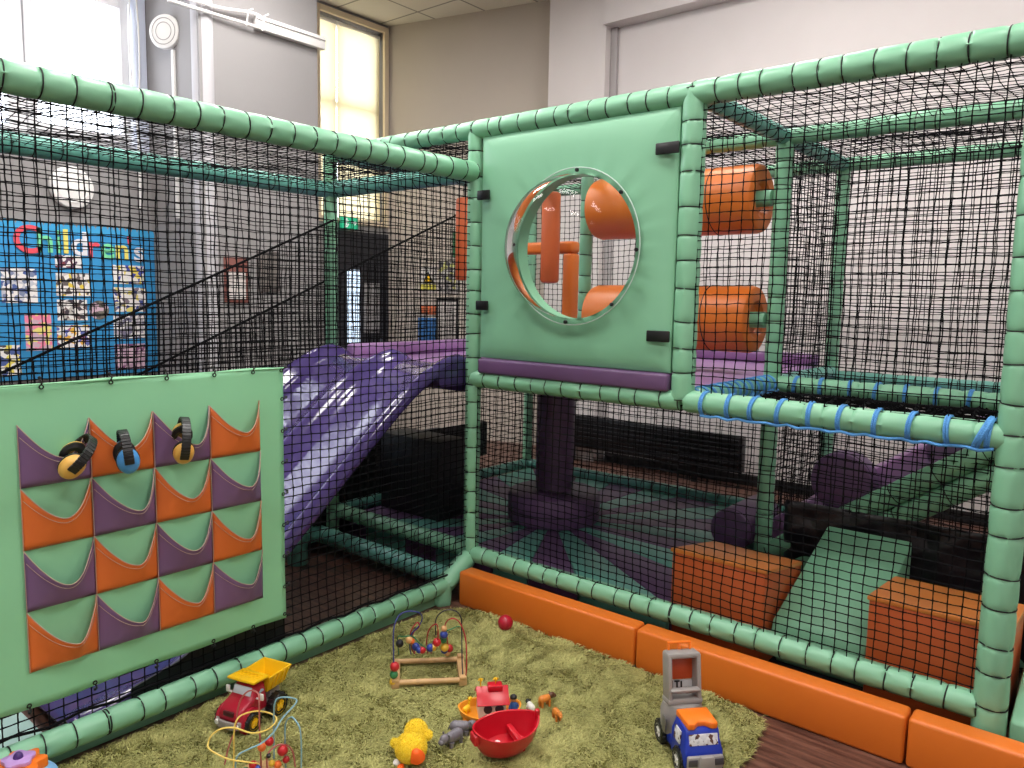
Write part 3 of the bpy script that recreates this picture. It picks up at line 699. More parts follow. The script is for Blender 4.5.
def black_boards():
    t = thing('black_barrier', 'black upright board behind the low left bay, under the slide', 'barrier board', (0, 0, 0))
    bm = B(); bbox2(bm, (XW-.12, -.45, .0), (XW-.07, 1.04, .62), .01); link('tall_board', bm, BLACK, t)
    bm = B(); bbox2(bm, (XW-.12, 1.045, .34), (XW-.07, 1.56, .61), .01); link('short_board', bm, BLACK, t)
    simple('black_box', 'black padded box standing on the star floor under the slide top', 'box', lambda bm: bbox2(bm, (-1.1, .32, .201), (-.56, .56, .70), .012), BLACK)
    t = thing('wall_heater', 'long black slatted heater low on the back wall', 'heater', (0, 0, 0))
    bm = B(); bbox2(bm, (-2.0, 3.16, .15), (.17, 3.24, .46), .008)
    link('casing', bm, BLKP, t)
    for k in range(7): bm = B(); bbox2(bm, (-1.97, 3.145, .175+.04*k), (.14, 3.16, .19+.04*k), .002); link('slat', bm, BLACK, t)
    for x in (-1.6, -.3): bm = B(); bbox2(bm, (x, 3.2, .0), (x+.04, 3.23, .15)); link('foot', bm, BLKP, t)
black_boards()

# ---------------------------------------------------------------- rollers, poles, arch
def rollers():
    for z, lab in ((2.117, 'upper orange foam roller in the deck bay'), (1.49, 'lower orange foam roller just above the purple deck')):
        t = thing('foam_roller', lab, 'roller', (0, D1, z))
        r = .178; xa, xb = .09, 1.10; M = Matrix.Rotation(PI/2, 4, 'Y'); L = xb-xa
        prof = [(.05, .035), (.11, .03), (.13, .004), (.155, 0), (.17, .008), (r, .03), (r, L-.03), (.17, L-.008), (.155, L), (.10, L-.002), (.075, L-.03), (.04, L-.035)]
        bm = B(); lathe(bm, prof, (xa, 0, 0), 48, M); link('foam_drum', bm, ORNG, t)
        bm = B(); torus(bm, (.86, 0, 0), (1, 0, .06), r+.001, .003, 48, 5); link('seam_cord', bm, CORD, t)
        bm = B(); cyl(bm, (.05, 0, 0), (1.15, 0, 0), .042, 20, .004); link('axle', bm, MINT, t)
rollers()
def poles():
    for x, y, z0, r, lab in ((-1.12, 1.12, 1.70, .065, 'orange padded pole hanging above the top of the slide'), (-.415, 1.2, 1.685, .062, 'orange padded pole hanging in view through the bubble window')):
        t = thing('hanging_pole', lab, 'hanging pole', (x, y, z0))
        bm = B(); cyl(bm, (0, 0, 0), (0, 0, 2.28-z0), r, 28, .02); link('foam_sleeve', bm, ORNG2, t)
        bm = B(); tube(bm, [(0, 0, 2.28-z0), (0, 0, 2.38-z0)], .008, 8); link('hanging_strap', bm, BLKP, t)
    bm = B(); torus(bm, (.415-.415, 0, 0), (0, 0, 1), .01, .002); bm.free()
    t = thing('padded_arch', 'orange padded square arch standing on the deck behind the bubble window', 'arch', (0, 0, 0))
    bm = B(); bbox2(bm, (-1.05, 1.33, 1.89), (-.33, 1.43, 1.97), .02, 3); link('crossbar', bm, ORNG, t)
    bm = B(); bbox2(bm, (-.41, 1.33, 1.197), (-.33, 1.43, 1.89), .02, 3); link('upright', bm, ORNG, t)
    bm = B(); bbox2(bm, (-1.05, 1.33, 1.197), (-.97, 1.43, 1.89), .02, 3); link('upright', bm, ORNG, t)
poles()

# ---------------------------------------------------------------- ramp, rolls, steps, sheet
def ramp():
    t = thing('padded_ramp', 'purple padded ramp rising to the right between mint side rails', 'ramp', (0, 0, 0))
    a = Vector((X1+.02, 0, .26)); b = Vector((2.36, 0, 1.06)); d = (b-a).normalized(); n = Vector((-d.z, 0, d.x)); L = (b-a).length
    for k in range(3):
        p0 = a+d*(L*k/3+.004); p1 = a+d*(L*(k+1)/3-.004)
        bm = B(); c = (p0+p1)/2+n*.055; box(bm, (c.x, 1.53, c.z), ((p1-p0).length, .78, .16), .015, (0, -math.atan2(d.z, d.x), 0)); link('ramp_pad', bm, mat('purple_ramp_vinyl', (160, 116, 168), .4, .2, 12), t)
    for y in (D1+.0, D1+.88):
        for off in (.0, -.105):
            A = a+n*off+Vector((.02, 0, 0)); D = b+n*off; foam('side_rail', (A.x, y, A.z), (D.x, y, D.z), t, r=.052, seg=.25, m=MINT, rings=True)
    for x, y0, y1, z, r, lab in ((1.575, 1.0, 1.14, .695, .148, 'dark purple foam roll lying across the ramp'), (1.0, 1.03, 1.5, .32, .118, 'small dark purple foam roll on the star floor beside the ramp')):
        t = thing('foam_roll', lab, 'foam roll', (x, 0, z)); bm = B(); cyl(bm, (0, y0, 0), (0, y1, 0), r, 40, .015); o = link('roll_body', bm, PURP, t)
        bm = B(); torus(bm, (0, y0+.02, 0), (0, 1, 0), r+.0005, .002, 40, 5); link('seam', bm, CORD, o)
ramp()
def wedge_block(name, lab, cat, x0, x1, y0, y1, zb, zf, zk, m, bev=.012, cap=None):
    t = thing(name, lab, cat, ((x0+x1)/2, (y0+y1)/2, zb)); ox, oy, oz = t.location
    bm = B(); extr(bm, [(y0-oy, 0), (y1-oy, 0), (y1-oy, zk-oz), (y0-oy, zf-oz)], x0-ox, x1-ox, YZ, bev); link('block_body', bm, m, t)
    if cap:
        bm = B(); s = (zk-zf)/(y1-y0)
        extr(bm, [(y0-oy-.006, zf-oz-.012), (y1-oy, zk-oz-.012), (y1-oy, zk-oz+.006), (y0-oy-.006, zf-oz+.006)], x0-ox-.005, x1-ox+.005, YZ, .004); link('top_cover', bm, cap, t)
    return t
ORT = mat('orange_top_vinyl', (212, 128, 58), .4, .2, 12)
simple('floor_mat', 'thin black mat under the orange step blocks', 'mat', lambda bm: bbox2(bm, (X1-.04, .07, .0), (X2+.01, D1-.03, .03), .005), BLACK)
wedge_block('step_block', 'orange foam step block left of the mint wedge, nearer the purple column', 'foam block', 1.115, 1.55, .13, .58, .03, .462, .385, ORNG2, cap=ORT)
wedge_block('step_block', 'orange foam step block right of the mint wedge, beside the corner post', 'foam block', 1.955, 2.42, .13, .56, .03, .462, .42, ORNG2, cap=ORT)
def pad():
    t = thing('wedge_mat', 'mint foam wedge sloping up between the two orange step blocks', 'foam wedge', (0, 0, 0))
    bm = B(); extr(bm, [(.26, .03), (.88, .03), (.88, .50), (.82, .475), (.20, .24), (.18, .19)], 1.565, 1.945, YZ, .01); link('wedge_body', bm, MINT, t)
pad()
def sheet():
    vs = []; fs = []; N, M = 60, 26
    for i in range(N+1):
        for j in range(M+1):
            x = 1.33+1.2*i/N; z = .035+(.54)*j/M
            vs.append((x, .955+.028*noise.noise(Vector((x*4, z*3, 0)))+.02*noise.noise(Vector((x*9, z*11, 4))), z))
    for i in range(N):
        for j in range(M): a = i*(M+1)+j; fs.append((a, a+M+1, a+M+2, a+1))
    o = raw('tarpaulin', vs, fs, mat('black_tarp', (24, 23, 28), .32, .5, 9, bdist=.03), None, smooth=True); m = o.modifiers.new('s', 'SOLIDIFY'); m.thickness = .004
    tag(o, 'crumpled black sheet hanging behind the mint wedge and orange steps', 'sheet')
sheet()
def entry():
    wedge_block('entry_ramp', 'mint padded ramp at the far right edge beside the corner post', 'ramp', 2.45, 3.3, .0, 1.1, .0, .20, .44, MINT)
entry()

# ---------------------------------------------------------------- orange kerb blocks
def kerb():
    for k, (xa, xb, lab) in enumerate(((.068, 1.105, 'long orange foam kerb block, the one nearest the inner corner'), (1.113, 2.170, 'long orange foam kerb block, the middle one behind the blue truck'), (2.178, 3.3, 'long orange foam kerb block, the one under the right corner post'))):
        t = thing('kerb_block', lab, 'foam block', ((xa+xb)/2, -.118, 0), group='orange kerb blocks')
        h = (xb-xa)/2; bm = B(); box(bm, (0, 0, .09), (h*2, .098, .178), .014, seg=3)
        for v in bm.verts: v.co.y += .002*math.sin(v.co.x*6)
        link('block_body', bm, ORNG, t)
        bm = B(); tube(bm, [(-h+.012, -.0465, .168), (h-.012, -.0465, .168)], .0016, 5); link('seam', bm, ORT, t)
kerb()

# ---------------------------------------------------------------- rug
def rug():
    t = thing('rug', 'shaggy olive green rug on the dark wooden floor', 'rug', (0, 0, 0))
    out = [(.10, -.26), (.05, -.34), (.045, -1.0), (.05, -2.0), (.06, -2.9), (1.75, -2.9), (1.80, -1.6), (1.80, -.9), (1.74, -.62), (1.755, -.45), (1.70, -.21), (1.60, -.182), (.3, -.182), (.16, -.20)]
    bm = B(); extr(bm, out, .001, .008); link('rug_backing', bm, mat('rug_backing', (120, 112, 66), .9), t, False)
    import numpy as np
    g = np.random.default_rng(5); N = 330000
    x = g.uniform(.0, 1.84, N); y = g.uniform(-2.7, -.16, N)
    P = np.array(out); ins = np.zeros(N, bool); j = len(P)-1
    for i in range(len(P)):
        c = ((P[i, 1] > y) != (P[j, 1] > y)) & (x < (P[j, 0]-P[i, 0])*(y-P[i, 1])/(P[j, 1]-P[i, 1]+1e-12)+P[i, 0]); ins ^= c; j = i
    # only where the photograph can see it
    ins &= (x*.77+y*.64 > -1.75)
    x, y = x[ins], y[ins]; N = len(x)
    def fld(x, y, s, o):
        T = np.random.default_rng(int(o*10)+3).uniform(-1.6, 1.6, (97, 97)); a = (x*s*.55+7) % 96; b = (y*s*.55+90) % 96
        i, j = a.astype(int), b.astype(int); u, v = a-i, b-j; u = u*u*(3-2*u); v = v*v*(3-2*v)
        return (T[i, j]*(1-u)+T[i+1, j]*u)*(1-v)+(T[i, j+1]*(1-u)+T[i+1, j+1]*u)*v
    # clump: snap root of leaning direction to coarse cells
    ang = fld(x, y, 9, 1.0)*.9+fld(x, y, 41, 2.0)*1.2+g.normal(0, .8, N); L = .024+.011*g.random(N); lean = .75+.1*fld(x, y, 17, .3)+g.normal(0, .22, N)
    lx, ly = np.cos(ang)*lean, np.sin(ang)*lean; w = .0013+.0008*g.random(N)
    px, py = -np.sin(ang+g.normal(0, .6, N))*w, np.cos(ang)*w
    z0 = np.full(N, .006); h1 = L*.5; h2 = L*.82
    v = np.empty((N, 5, 3))
    v[:, 0] = np.stack([x-px, y-py, z0], 1); v[:, 1] = np.stack([x+px, y+py, z0], 1)
    v[:, 2] = np.stack([x+lx*L*.35-px, y+ly*L*.35-py, z0+h1], 1); v[:, 3] = np.stack([x+lx*L*.35+px, y+ly*L*.35+py, z0+h1], 1)
    v[:, 4] = np.stack([x+lx*L*.95, y+ly*L*.95, z0+h2*(1-.35*np.clip(lean, 0, 1))], 1)
    me = bpy.data.meshes.new('rug_pile'); me.vertices.add(N*5); me.vertices.foreach_set('co', v.ravel())
    k = np.arange(N)*5; quad = np.stack([k, k+1, k+3, k+2], 1); tri = np.stack([k+2, k+3, k+4], 1)
    loops = np.concatenate([quad, tri], 1).ravel(); me.loops.add(N*7); me.loops.foreach_set('vertex_index', loops)
    me.polygons.add(N*2); st = (np.arange(N)[:, None]*7+np.array([0, 4])).ravel(); me.polygons.foreach_set('loop_start', st)
    me.polygons.foreach_set('loop_total', np.tile([4, 3], N)); me.update(calc_edges=True)
    me.materials.append(RUGM); o = bpy.data.objects.new('rug_pile', me); C.objects.link(o); o.parent = t; o['kind'] = 'stuff'
rug()
GZ = .022

# ---------------------------------------------------------------- toys
def wheel(bm, c, r, w, n=26):
    M = Matrix.Rotation(PI/2, 4, 'X'); lathe(bm, [(r*.5, -w/2), (r*.86, -w/2), (r, -w*.32), (r, w*.32), (r*.86, w/2), (r*.5, w/2), (r*.5, -w/2)], c, n, M)
def hub(bm, c, r, w, s):
    M = Matrix.Rotation(-PI/2*s, 4, 'X'); lathe(bm, [(r*.68, 0), (r*.68, w*.5), (r*.6, w*.5), (r*.45, w*.3), (r*.2, w*.3), (r*.16, w*.52), (0, w*.52)], c, 20, M)
def car_wheels(t, xs, y, r, w, hubm, hl):
    for x in xs:
        for s in (-1, 1):
            bm = B(); wheel(bm, (x, s*y, r), r, w)
            for k in range(14):
                a = 2*PI*k/14; box(bm, (x+math.cos(a)*r, s*y, r+math.sin(a)*r), (.008, w*.8, .005), .001, (0, -a+PI/2, 0), 1)
            o = link('wheel', bm, BLKP, t); bm = B(); hub(bm, (x, s*y, r), r, w, s)
            for k in range(5):
                a = 2*PI*k/5+.3; box(bm, (x+math.cos(a)*r*.32, s*(y+w*.42), r+math.sin(a)*r*.32), (r*.3, w*.14, r*.16), .001, (0, -a, 0), 1)
            q = link('hub', bm, hubm, o); q['label'] = hl
def dump_truck():
    t = thing('dump_truck', 'red toy dump truck with a yellow tipper bed and yellow wheels', 'toy truck', (.262, -1.475, GZ-.008), math.radians(-74)); t.scale = (.86,)*3
    bm = B(); bbox2(bm, (-.13, -.055, .035), (.11, .055, .065), .008); link('chassis', bm, GREYP, t)
    # cab and bonnet profile in x,z
    def shell(poly, w, bev=.012):
        b = B(); extr(b, poly, -w/2, w/2, XZ @ Matrix.Identity(4), bev); b.transform(Matrix.Translation((0, 0, 0))); return b
    bm = shell([(.135, .05), (.142, .075), (.132, .105), (.085, .125), (.062, .135), (.045, .178), (-.02, .180), (-.028, .06)], .128, .014)
    for v in bm.verts:
        k = max(0, (v.co.z-.12)/.06); v.co.y *= 1-.2*min(1, k)
        if v.co.x > .1: v.co.y *= .93
    link('cab', bm, DRED, t)
    for s in (-1, 1):
        bm = B(); wheel(bm, (.085, s*.062, .05), .056, .03); link('mudguard', bm, DRED, t)
    bm = B(); box(bm, (.0565, 0, .156), (.006, .094, .036), .003, (0, -.36, 0)); link('windscreen', bm, mat('pale_blue_screen', (205, 215, 228), .2), t)
    for s in (-1, 1):
        bm = B(); box(bm, (.012, s*.0525, .152), (.04, .005, .032), .002, (s*.2, 0, 0)); link('side_window', bm, mat('pale_blue_screen2', (165, 190, 220), .2), t)
        bm = B(); tube(bm, [(.04, s*.055, .125), (.045, s*.085, .13)], .004, 6); box(bm, (.045, s*.09, .14), (.008, .022, .03), .004); link('wing_mirror', bm, WHITEP, t)
    for y in (-.026, 0, .026): bm = B(); box(bm, (.03, y, .184), (.018, .018, .01), .004); link('roof_light', bm, ORGP, t)
    bm = B(); box(bm, (.138, 0, .092), (.012, .055, .022), .005); link('grille', bm, mat('dark_grille', (70, 20, 26), .4), t)
    bm = B(); pts = [(.118, -.078, .055), (.148, -.05, .05), (.153, 0, .049), (.148, .05, .05), (.118, .078, .055)]
    for A, D in zip(pts, pts[1:]):
        A = Vector(A); D = Vector(D); d = D-A; box(bm, (A+D)/2, (d.length*1.08, .014, .032), .005, (0, 0, math.atan2(d.y, d.x)))
    o = link('bumper', bm, GREYP, t)
    for y in (-.05, .05): bm = B(); cyl(bm, (.146, y, .055), (.158, y, .055), .011, 16, .003); link('headlight', bm, WHITEP, o)
    # tipper
    bm = B(); T = bmesh.new()
    def prism(b, lo, hi, z0, z1):
        v0 = [b.verts.new((x, y, z0)) for x, y in lo]; v1 = [b.verts.new((x, y, z1)) for x, y in hi]
        return v0, v1
    lo = [(-.135, -.05), (-.035, -.05), (-.035, .05), (-.135, .05)]; hi = [(-.165, -.078), (-.02, -.078), (-.02, .078), (-.165, .078)]
    v0, v1 = prism(bm, lo, hi, .115, .19); hi2 = [(-.158, -.070), (-.027, -.070), (-.027, .070), (-.158, .070)]; lo2 = [(-.13, -.044), (-.04, -.044), (-.04, .044), (-.13, .044)]
    w0, w1 = prism(bm, lo2, hi2, .122, .19)
    bm.faces.new(v0[::-1]); bm.faces.new(w0)
    for i in range(4):
        j = (i+1) % 4; bm.faces.new((v0[i], v0[j], v1[j], v1[i])); bm.faces.new((w0[j], w0[i], w1[i], w1[j])); bm.faces.new((v1[i], v1[j], w1[j], w1[i]))
    T.free(); bmesh.ops.recalc_face_normals(bm, faces=bm.faces)
    for s in (-1, 1):
        for k in range(4): box(bm, (-.055-.028*k, s*.0665, .155), (.007, .006, .066), .001, (-s*.36, 0, 0))
    box(bm, (.02, 0, .2), (.1, .145, .012), .005, (0, -.08, 0))
    for k in range(5): box(bm, (.0+.014*k, 0, .207), (.004, .12, .004), .001)
    o = link('tipper_bed', bm, YELL, t)
    bm = B(); tube(bm, [(-.03, 0, .06), (-.1, 0, .115)], .01, 10); box(bm, (-.1, 0, .08), (.07, .07, .035), .006); link('lift_arm', bm, GREYP, t)
    car_wheels(t, (.085,), .072, .046, .036, YELL, 'yellow hub'); car_wheels(t, (-.065,), .076, .052, .042, YELL, 'yellow hub')
dump_truck()
def blue_truck():
    t = thing('toy_lorry', 'blue toy lorry with an orange roof and a tall grey crate body', 'toy truck', (1.592, -.622, GZ-.004), math.radians(-41))
    bm = B(); bbox2(bm, (-.13, -.06, .025), (.12, .06, .065), .012); link('chassis', bm, BLUEP, t)
    bm = B(); extr(bm, [(.132, .03), (.136, .085), (.118, .128), (.108, .160), (.02, .163), (.004, .12), (.0, .03)], -.068, .068, XZ, .012)
    for v in bm.verts:
        if v.co.z > .12: v.co.y *= .9
    link('cab', bm, BLUEP, t)
    bm = B(); extr(bm, [(-.052, -.05), (-.03, -.052), (-.012, -.034), (.012, -.034), (.03, -.052), (.052, -.05), (.056, .05), (.0, .052), (-.056, .05)], .0, .022, None, .005)
    bm.transform(Matrix.Translation((.062, 0, .158)) @ Matrix.Rotation(PI/2, 4, 'Z')); link('roof', bm, ORGP, t)
    stk = papermat('truck_sticker', ((190, 190, 195), (70, 45, 45), (200, 200, 205), (95, 60, 50)), 90, (215, 215, 218))
    bm = B(); box(bm, (.1195, 0, .128), (.005, .1, .036), .002, (0, -.3, 0)); link('windscreen', bm, stk, t)
    for s in (-1, 1): bm = B(); box(bm, (.06, s*.0655, .118), (.05, .005, .045), .002, (s*.1, 0, 0)); link('side_window', bm, stk, t)
    bm = B(); box(bm, (.14, 0, .062), (.016, .125, .045), .006); o = link('bumper', bm, GREYP, t)
    bm = B(); extr(bm, [(-.03, 0), (.03, 0), (.022, .05), (-.022, .05)], 0, .014, None, .003); bm.transform(Matrix.Translation((.148, 0, .04)) @ Matrix.Rotation(PI/2, 4, 'Z') @ Matrix.Rotation(PI/2, 4, 'X')); link('grille_guard', bm, GREYP, o)
    for s in (-1, 1): bm = B(); box(bm, (.149, s*.045, .066), (.004, .03, .022), .001); link('lamp', bm, mat('dark_lamp', (70, 68, 75), .3), o)
    # grey body: round barrel below, open crate above leaning back
    bm = B(); t2 = [(0, .0), (.062, .0), (.066, .02), (.068, .08), (.06, .105), (.03, .112), (0, .113)]
    lathe(bm, t2, (-.07, 0, .055), 32, Matrix.Diagonal((.85, 1.12, 1, 1))); link('drum', bm, GREYP, t)
    bm = B(); box(bm, (-.035, -.0765, .1), (.034, .006, .055), .003); link('hatch', bm, mat('dark_grey_hatch', (100, 96, 94), .4), t)
    M = Matrix.Translation((-.055, 0, .165)) @ Matrix.Rotation(-.16, 4, 'Y')
    bm = B()
    for s in (-1, 1): box(bm, (-.012, s*.053, .083), (.062, .017, .172), .007)
    box(bm, (-.012, 0, .162), (.062, .12, .02), .008); box(bm, (-.012, 0, .006), (.064, .13, .022), .008); box(bm, (.016, 0, .045), (.02, .108, .014), .005, (0, .5, 0))
    bm.transform(M); link('crate_frame', bm, GREYP, t)
    bm = B(); box(bm, (-.036, 0, .035), (.012, .095, .06), .002); bm.transform(M); link('back_plate', bm, mat('pale_grey_plate', (196, 196, 198), .4), t)
    bm = B()
    for y, z, a, b in ((-.012, .062, .02, .006), (-.012, .05, .006, .02), (.004, .05, .006, .024), (-.004, .038, .02, .006), (-.03, .05, .006, .03), (.03, .02, .02, .006), (.022, .03, .006, .02)): box(bm, (-.029, y, z), (.003, a, b), .0005)
    bm.transform(M); link('black_markings', bm, BLKP, t)
    bm = B(); box(bm, (-.034, 0, .105), (.014, .093, .07), .004); bm.transform(M); link('orange_back', bm, mat('dark_orange_panel', (190, 75, 35), .4), t)
    bm = B()
    box(bm, (-.034, 0, .196), (.012, .088, .008), .002); box(bm, (-.034, -.04, .18), (.012, .008, .024), .002); box(bm, (-.034, .04, .18), (.012, .008, .024), .002); box(bm, (-.034, 0, .18), (.008, .012, .022), .002)
    bm.transform(M); link('orange_handle', bm, ORGP, t)
    car_wheels(t, (.082, -.09), .064, .041, .026, WHITEP, 'white hub')
blue_truck()

def hull(bm, L, W, H, th=.006, point=.35):
    n = 40; rings = []
    def ring(s, z, r):
        out = []
        for k in range(n):
            a = 2*PI*k/n; c, q = math.cos(a), math.sin(a)
            x = L/2*c*s-r*c; y = W/2*q*s*(1-point*abs(c)**3)-r*q; out.append(bm.verts.new((x, y, z+.18*H*abs(c)**4*(z > H*.5))))
        return out
    prof = [(.55, 0, 0), (.72, .12*H, 0), (.88, .45*H, 0), (1.0, H, 0), (1.0, H, th*.5), (1.0, H*.99, th), (.88, .45*H, th), (.72, .16*H, th), (.5, .1*H, th)]
    for s, z, r in prof: rings.append(ring(s, z, r))
    for A, D in zip(rings, rings[1:]):
        for k in range(n): bm.faces.new((A[k], A[(k+1) % n], D[(k+1) % n], D[k]))
    bm.faces.new(rings[0][::-1]); bm.faces.new(rings[-1]); bmesh.ops.recalc_face_normals(bm, faces=bm.faces); return bm
def boats():
    t = thing('toy_boat', 'open red plastic toy boat with a bench seat', 'toy boat', (1.105, -1.03, GZ+.012), math.radians(68)); t.rotation_euler[0] = .0; t.rotation_euler = (-.0, 0, math.radians(68)); t.rotation_mode = 'XYZ'; t.rotation_euler[0] = .12
    bm = B(); hull(bm, .25, .165, .088, point=.12); link('hull', bm, REDP, t)
    bm = B(); bbox2(bm, (.03, -.052, .03), (.05, .052, .05), .003); bbox2(bm, (.04, -.058, .015), (.05, .058, .045), .002); link('bench', bm, REDP, t)
    bm = B(); bbox2(bm, (.112, -.009, .06), (.13, .009, .12), .006); link('bow_post', bm, REDP, t)
    bm = B(); bbox2(bm, (-.128, -.022, .055), (-.110, .022, .092), .006); link('stern_plate', bm, REDP, t)
    for k, (x, y) in enumerate(((-.03, .0), (-.045, .012), (-.02, .014))):
        bm = B(); ball(bm, (0, 0, 0), (.011, .009, .007), 10); o = link('white_pebble', bm, WHITEP); o.location = Vector((1.105, -1.03, GZ+.03))+Matrix.Rotation(math.radians(63), 3, 'Z') @ Vector((x, y, 0))
        tag(o, 'tiny white toy scrap lying inside the red boat', 'toy piece', 'white scraps in the red boat')
    t = thing('toy_ark', 'amber toy ark with a white cabin and red roof behind the red boat', 'toy boat', (.945, -.925, GZ), math.radians(48))
    bm = B(); hull(bm, .235, .17, .058, point=.1); link('hull', bm, AMBER, t)
    bm = B(); bbox2(bm, (-.125, -.064, .046), (.12, .064, .054)) if False else bbox2(bm, (-.1, -.045, .03), (.1, .045, .04)); link('deck', bm, AMBER, t)
    bm = B(); bbox2(bm, (-.045, -.045, .035), (.055, .04, .108), .004); extr(bm, [(-.045, .108), (.04, .108), (0, .135)], -.043, .053, YZ); o = link('cabin', bm, WHITEP, t)
    for x in (-.012, .03): bm = B(); cyl(bm, (x, -.045, .076), (x, -.0485, .076), .016, 20, .001); link('round_window', bm, mat('dark_porthole', (50, 46, 62), .3), o)
    bm = B(); extr(bm, [(-.062, .098), (-.058, .094), (0, .131), (.054, .094), (.058, .098), (0, .142)], -.052, .066, YZ, .001); bbox2(bm, (-.01, -.022, .126), (.045, .018, .150), .005); link('roof', bm, REDP, t)
    for x in (-.035, .02):
        bm = B(); tube(bm, [(x, .0, .13), (x, 0, .172)], .0022, 6)
        for a in range(4): tube(bm, [(x, 0, .172), (x+.011*math.cos(a*PI/2+.4), .011*math.sin(a*PI/2+.4), .166)], .0022, 5)
        link('roof_post', bm, YELL, t)
boats()
def animal(label, cat, loc, rz, L, col, head=.36, legs=.4, name='toy_animal', neck=0, dark=None, trunk=False, group=None):
    t = thing(name, label, cat, loc, rz, group); k = L; H = k*legs
    bm = B()
    ball(bm, (0, 0, H+k*.2), (k*.42, k*.23, k*.23), 18); ball(bm, (-k*.2, 0, H+k*.2), (k*.25, k*.235, k*.235), 14); ball(bm, (k*.2, 0, H+k*.22), (k*.22, k*.2, k*.21), 14)
    link('body', bm, col, t)
    for sx in (-1, 1):
        for sy in (-1, 1):
            bm = B(); tube(bm, [(sx*k*.25, sy*k*.13, H+k*.1), (sx*k*.26, sy*k*.14, k*.1), (sx*k*.27, sy*k*.14, 0)], [k*.11, k*.08, k*.085], 10); link('leg', bm, col, t)
    bm = B(); hz = H+k*(.3+neck)
    if neck: tube(bm, [(k*.3, 0, H+k*.2), (k*.42, 0, hz)], [k*.12, k*.08], 10)
    ball(bm, (k*.5, 0, hz), (k*head*.55, k*head*.42, k*head*.42), 14); ball(bm, (k*(.5+head*.4), 0, hz-k*.07), (k*head*.34, k*head*.33, k*head*.27), 12)
    o = link('head', bm, dark or col, t)
    for s in (-1, 1): bm = B(); ball(bm, (k*.42, s*k*head*.36, hz+k*head*.36), (k*.035, k*.05, k*.06), 8); link('ear', bm, dark or col, o)
    bm = B(); tube(bm, [(-k*.42, 0, H+k*.25), (-k*.5, 0, H+k*.05)], [k*.03, k*.02], 6); link('tail', bm, col, t)
HIP = mat('hippo_grey', (112, 108, 116), .3)
animal('grey toy hippo, the nearer of the pair beside the yellow plush', 'toy animal', (.94, -1.11, GZ-.006), math.radians(270), .09, HIP, .42, .18)
animal('grey toy hippo, the farther of the pair, next to the amber ark', 'toy animal', (.915, -1.05, GZ-.006), math.radians(40), .088, HIP, .42, .18)
ORA = mat('tiger_orange', (215, 130, 50), .4); BRN = mat('toy_brown', (95, 60, 42), .4); WHT = mat('toy_white', (225, 222, 215), .4); BLK = mat('toy_black', (25, 25, 28), .4)
animal('orange toy animal with a brown mane behind the red boat bow', 'toy animal', (1.03, -.70, GZ), math.radians(70), .062, ORA, .45, .3, dark=BRN)
animal('small orange toy animal right of the red boat bow', 'toy animal', (1.12, -.745, GZ), math.radians(-30), .055, ORA, .4, .3)
animal('white toy animal with a black head tucked behind the red boat', 'toy animal', (1.02, -.775, GZ), math.radians(150), .055, WHT, .4, .3, dark=BLK)
animal('tiny yellow long-necked toy animal aboard the amber ark', 'toy animal', (.885, -.985, GZ+.03), math.radians(100), .045, YELL, .4, .4, neck=.5)
def sailor():
    t = thing('toy_figure', 'small toy figure in blue with black hair aboard the ark', 'toy figure', (1.005, -.86, GZ+.035), 1)
    bm = B(); lathe(bm, [(0, 0), (.015, 0), (.016, .01), (.012, .035), (.006, .042), (0, .044)], (0, 0, 0), 16); link('torso', bm, mat('figure_blue', (40, 90, 160), .4), t)
    bm = B(); ball(bm, (0, 0, .052), .012, 12); o = link('head', bm, mat('figure_skin', (205, 150, 110), .5), t)
    bm = B(); ball(bm, (0, .001, .057), (.0135, .0135, .0115), 12); link('hair', bm, BLK, o)
    for s in (-1, 1): bm = B(); tube(bm, [(s*.011, 0, .034), (s*.018, -.006, .022), (s*.016, -.012, .014)], .0038, 8); link('arm', bm, mat('figure_blue2', (40, 90, 160), .4), t)
sailor()
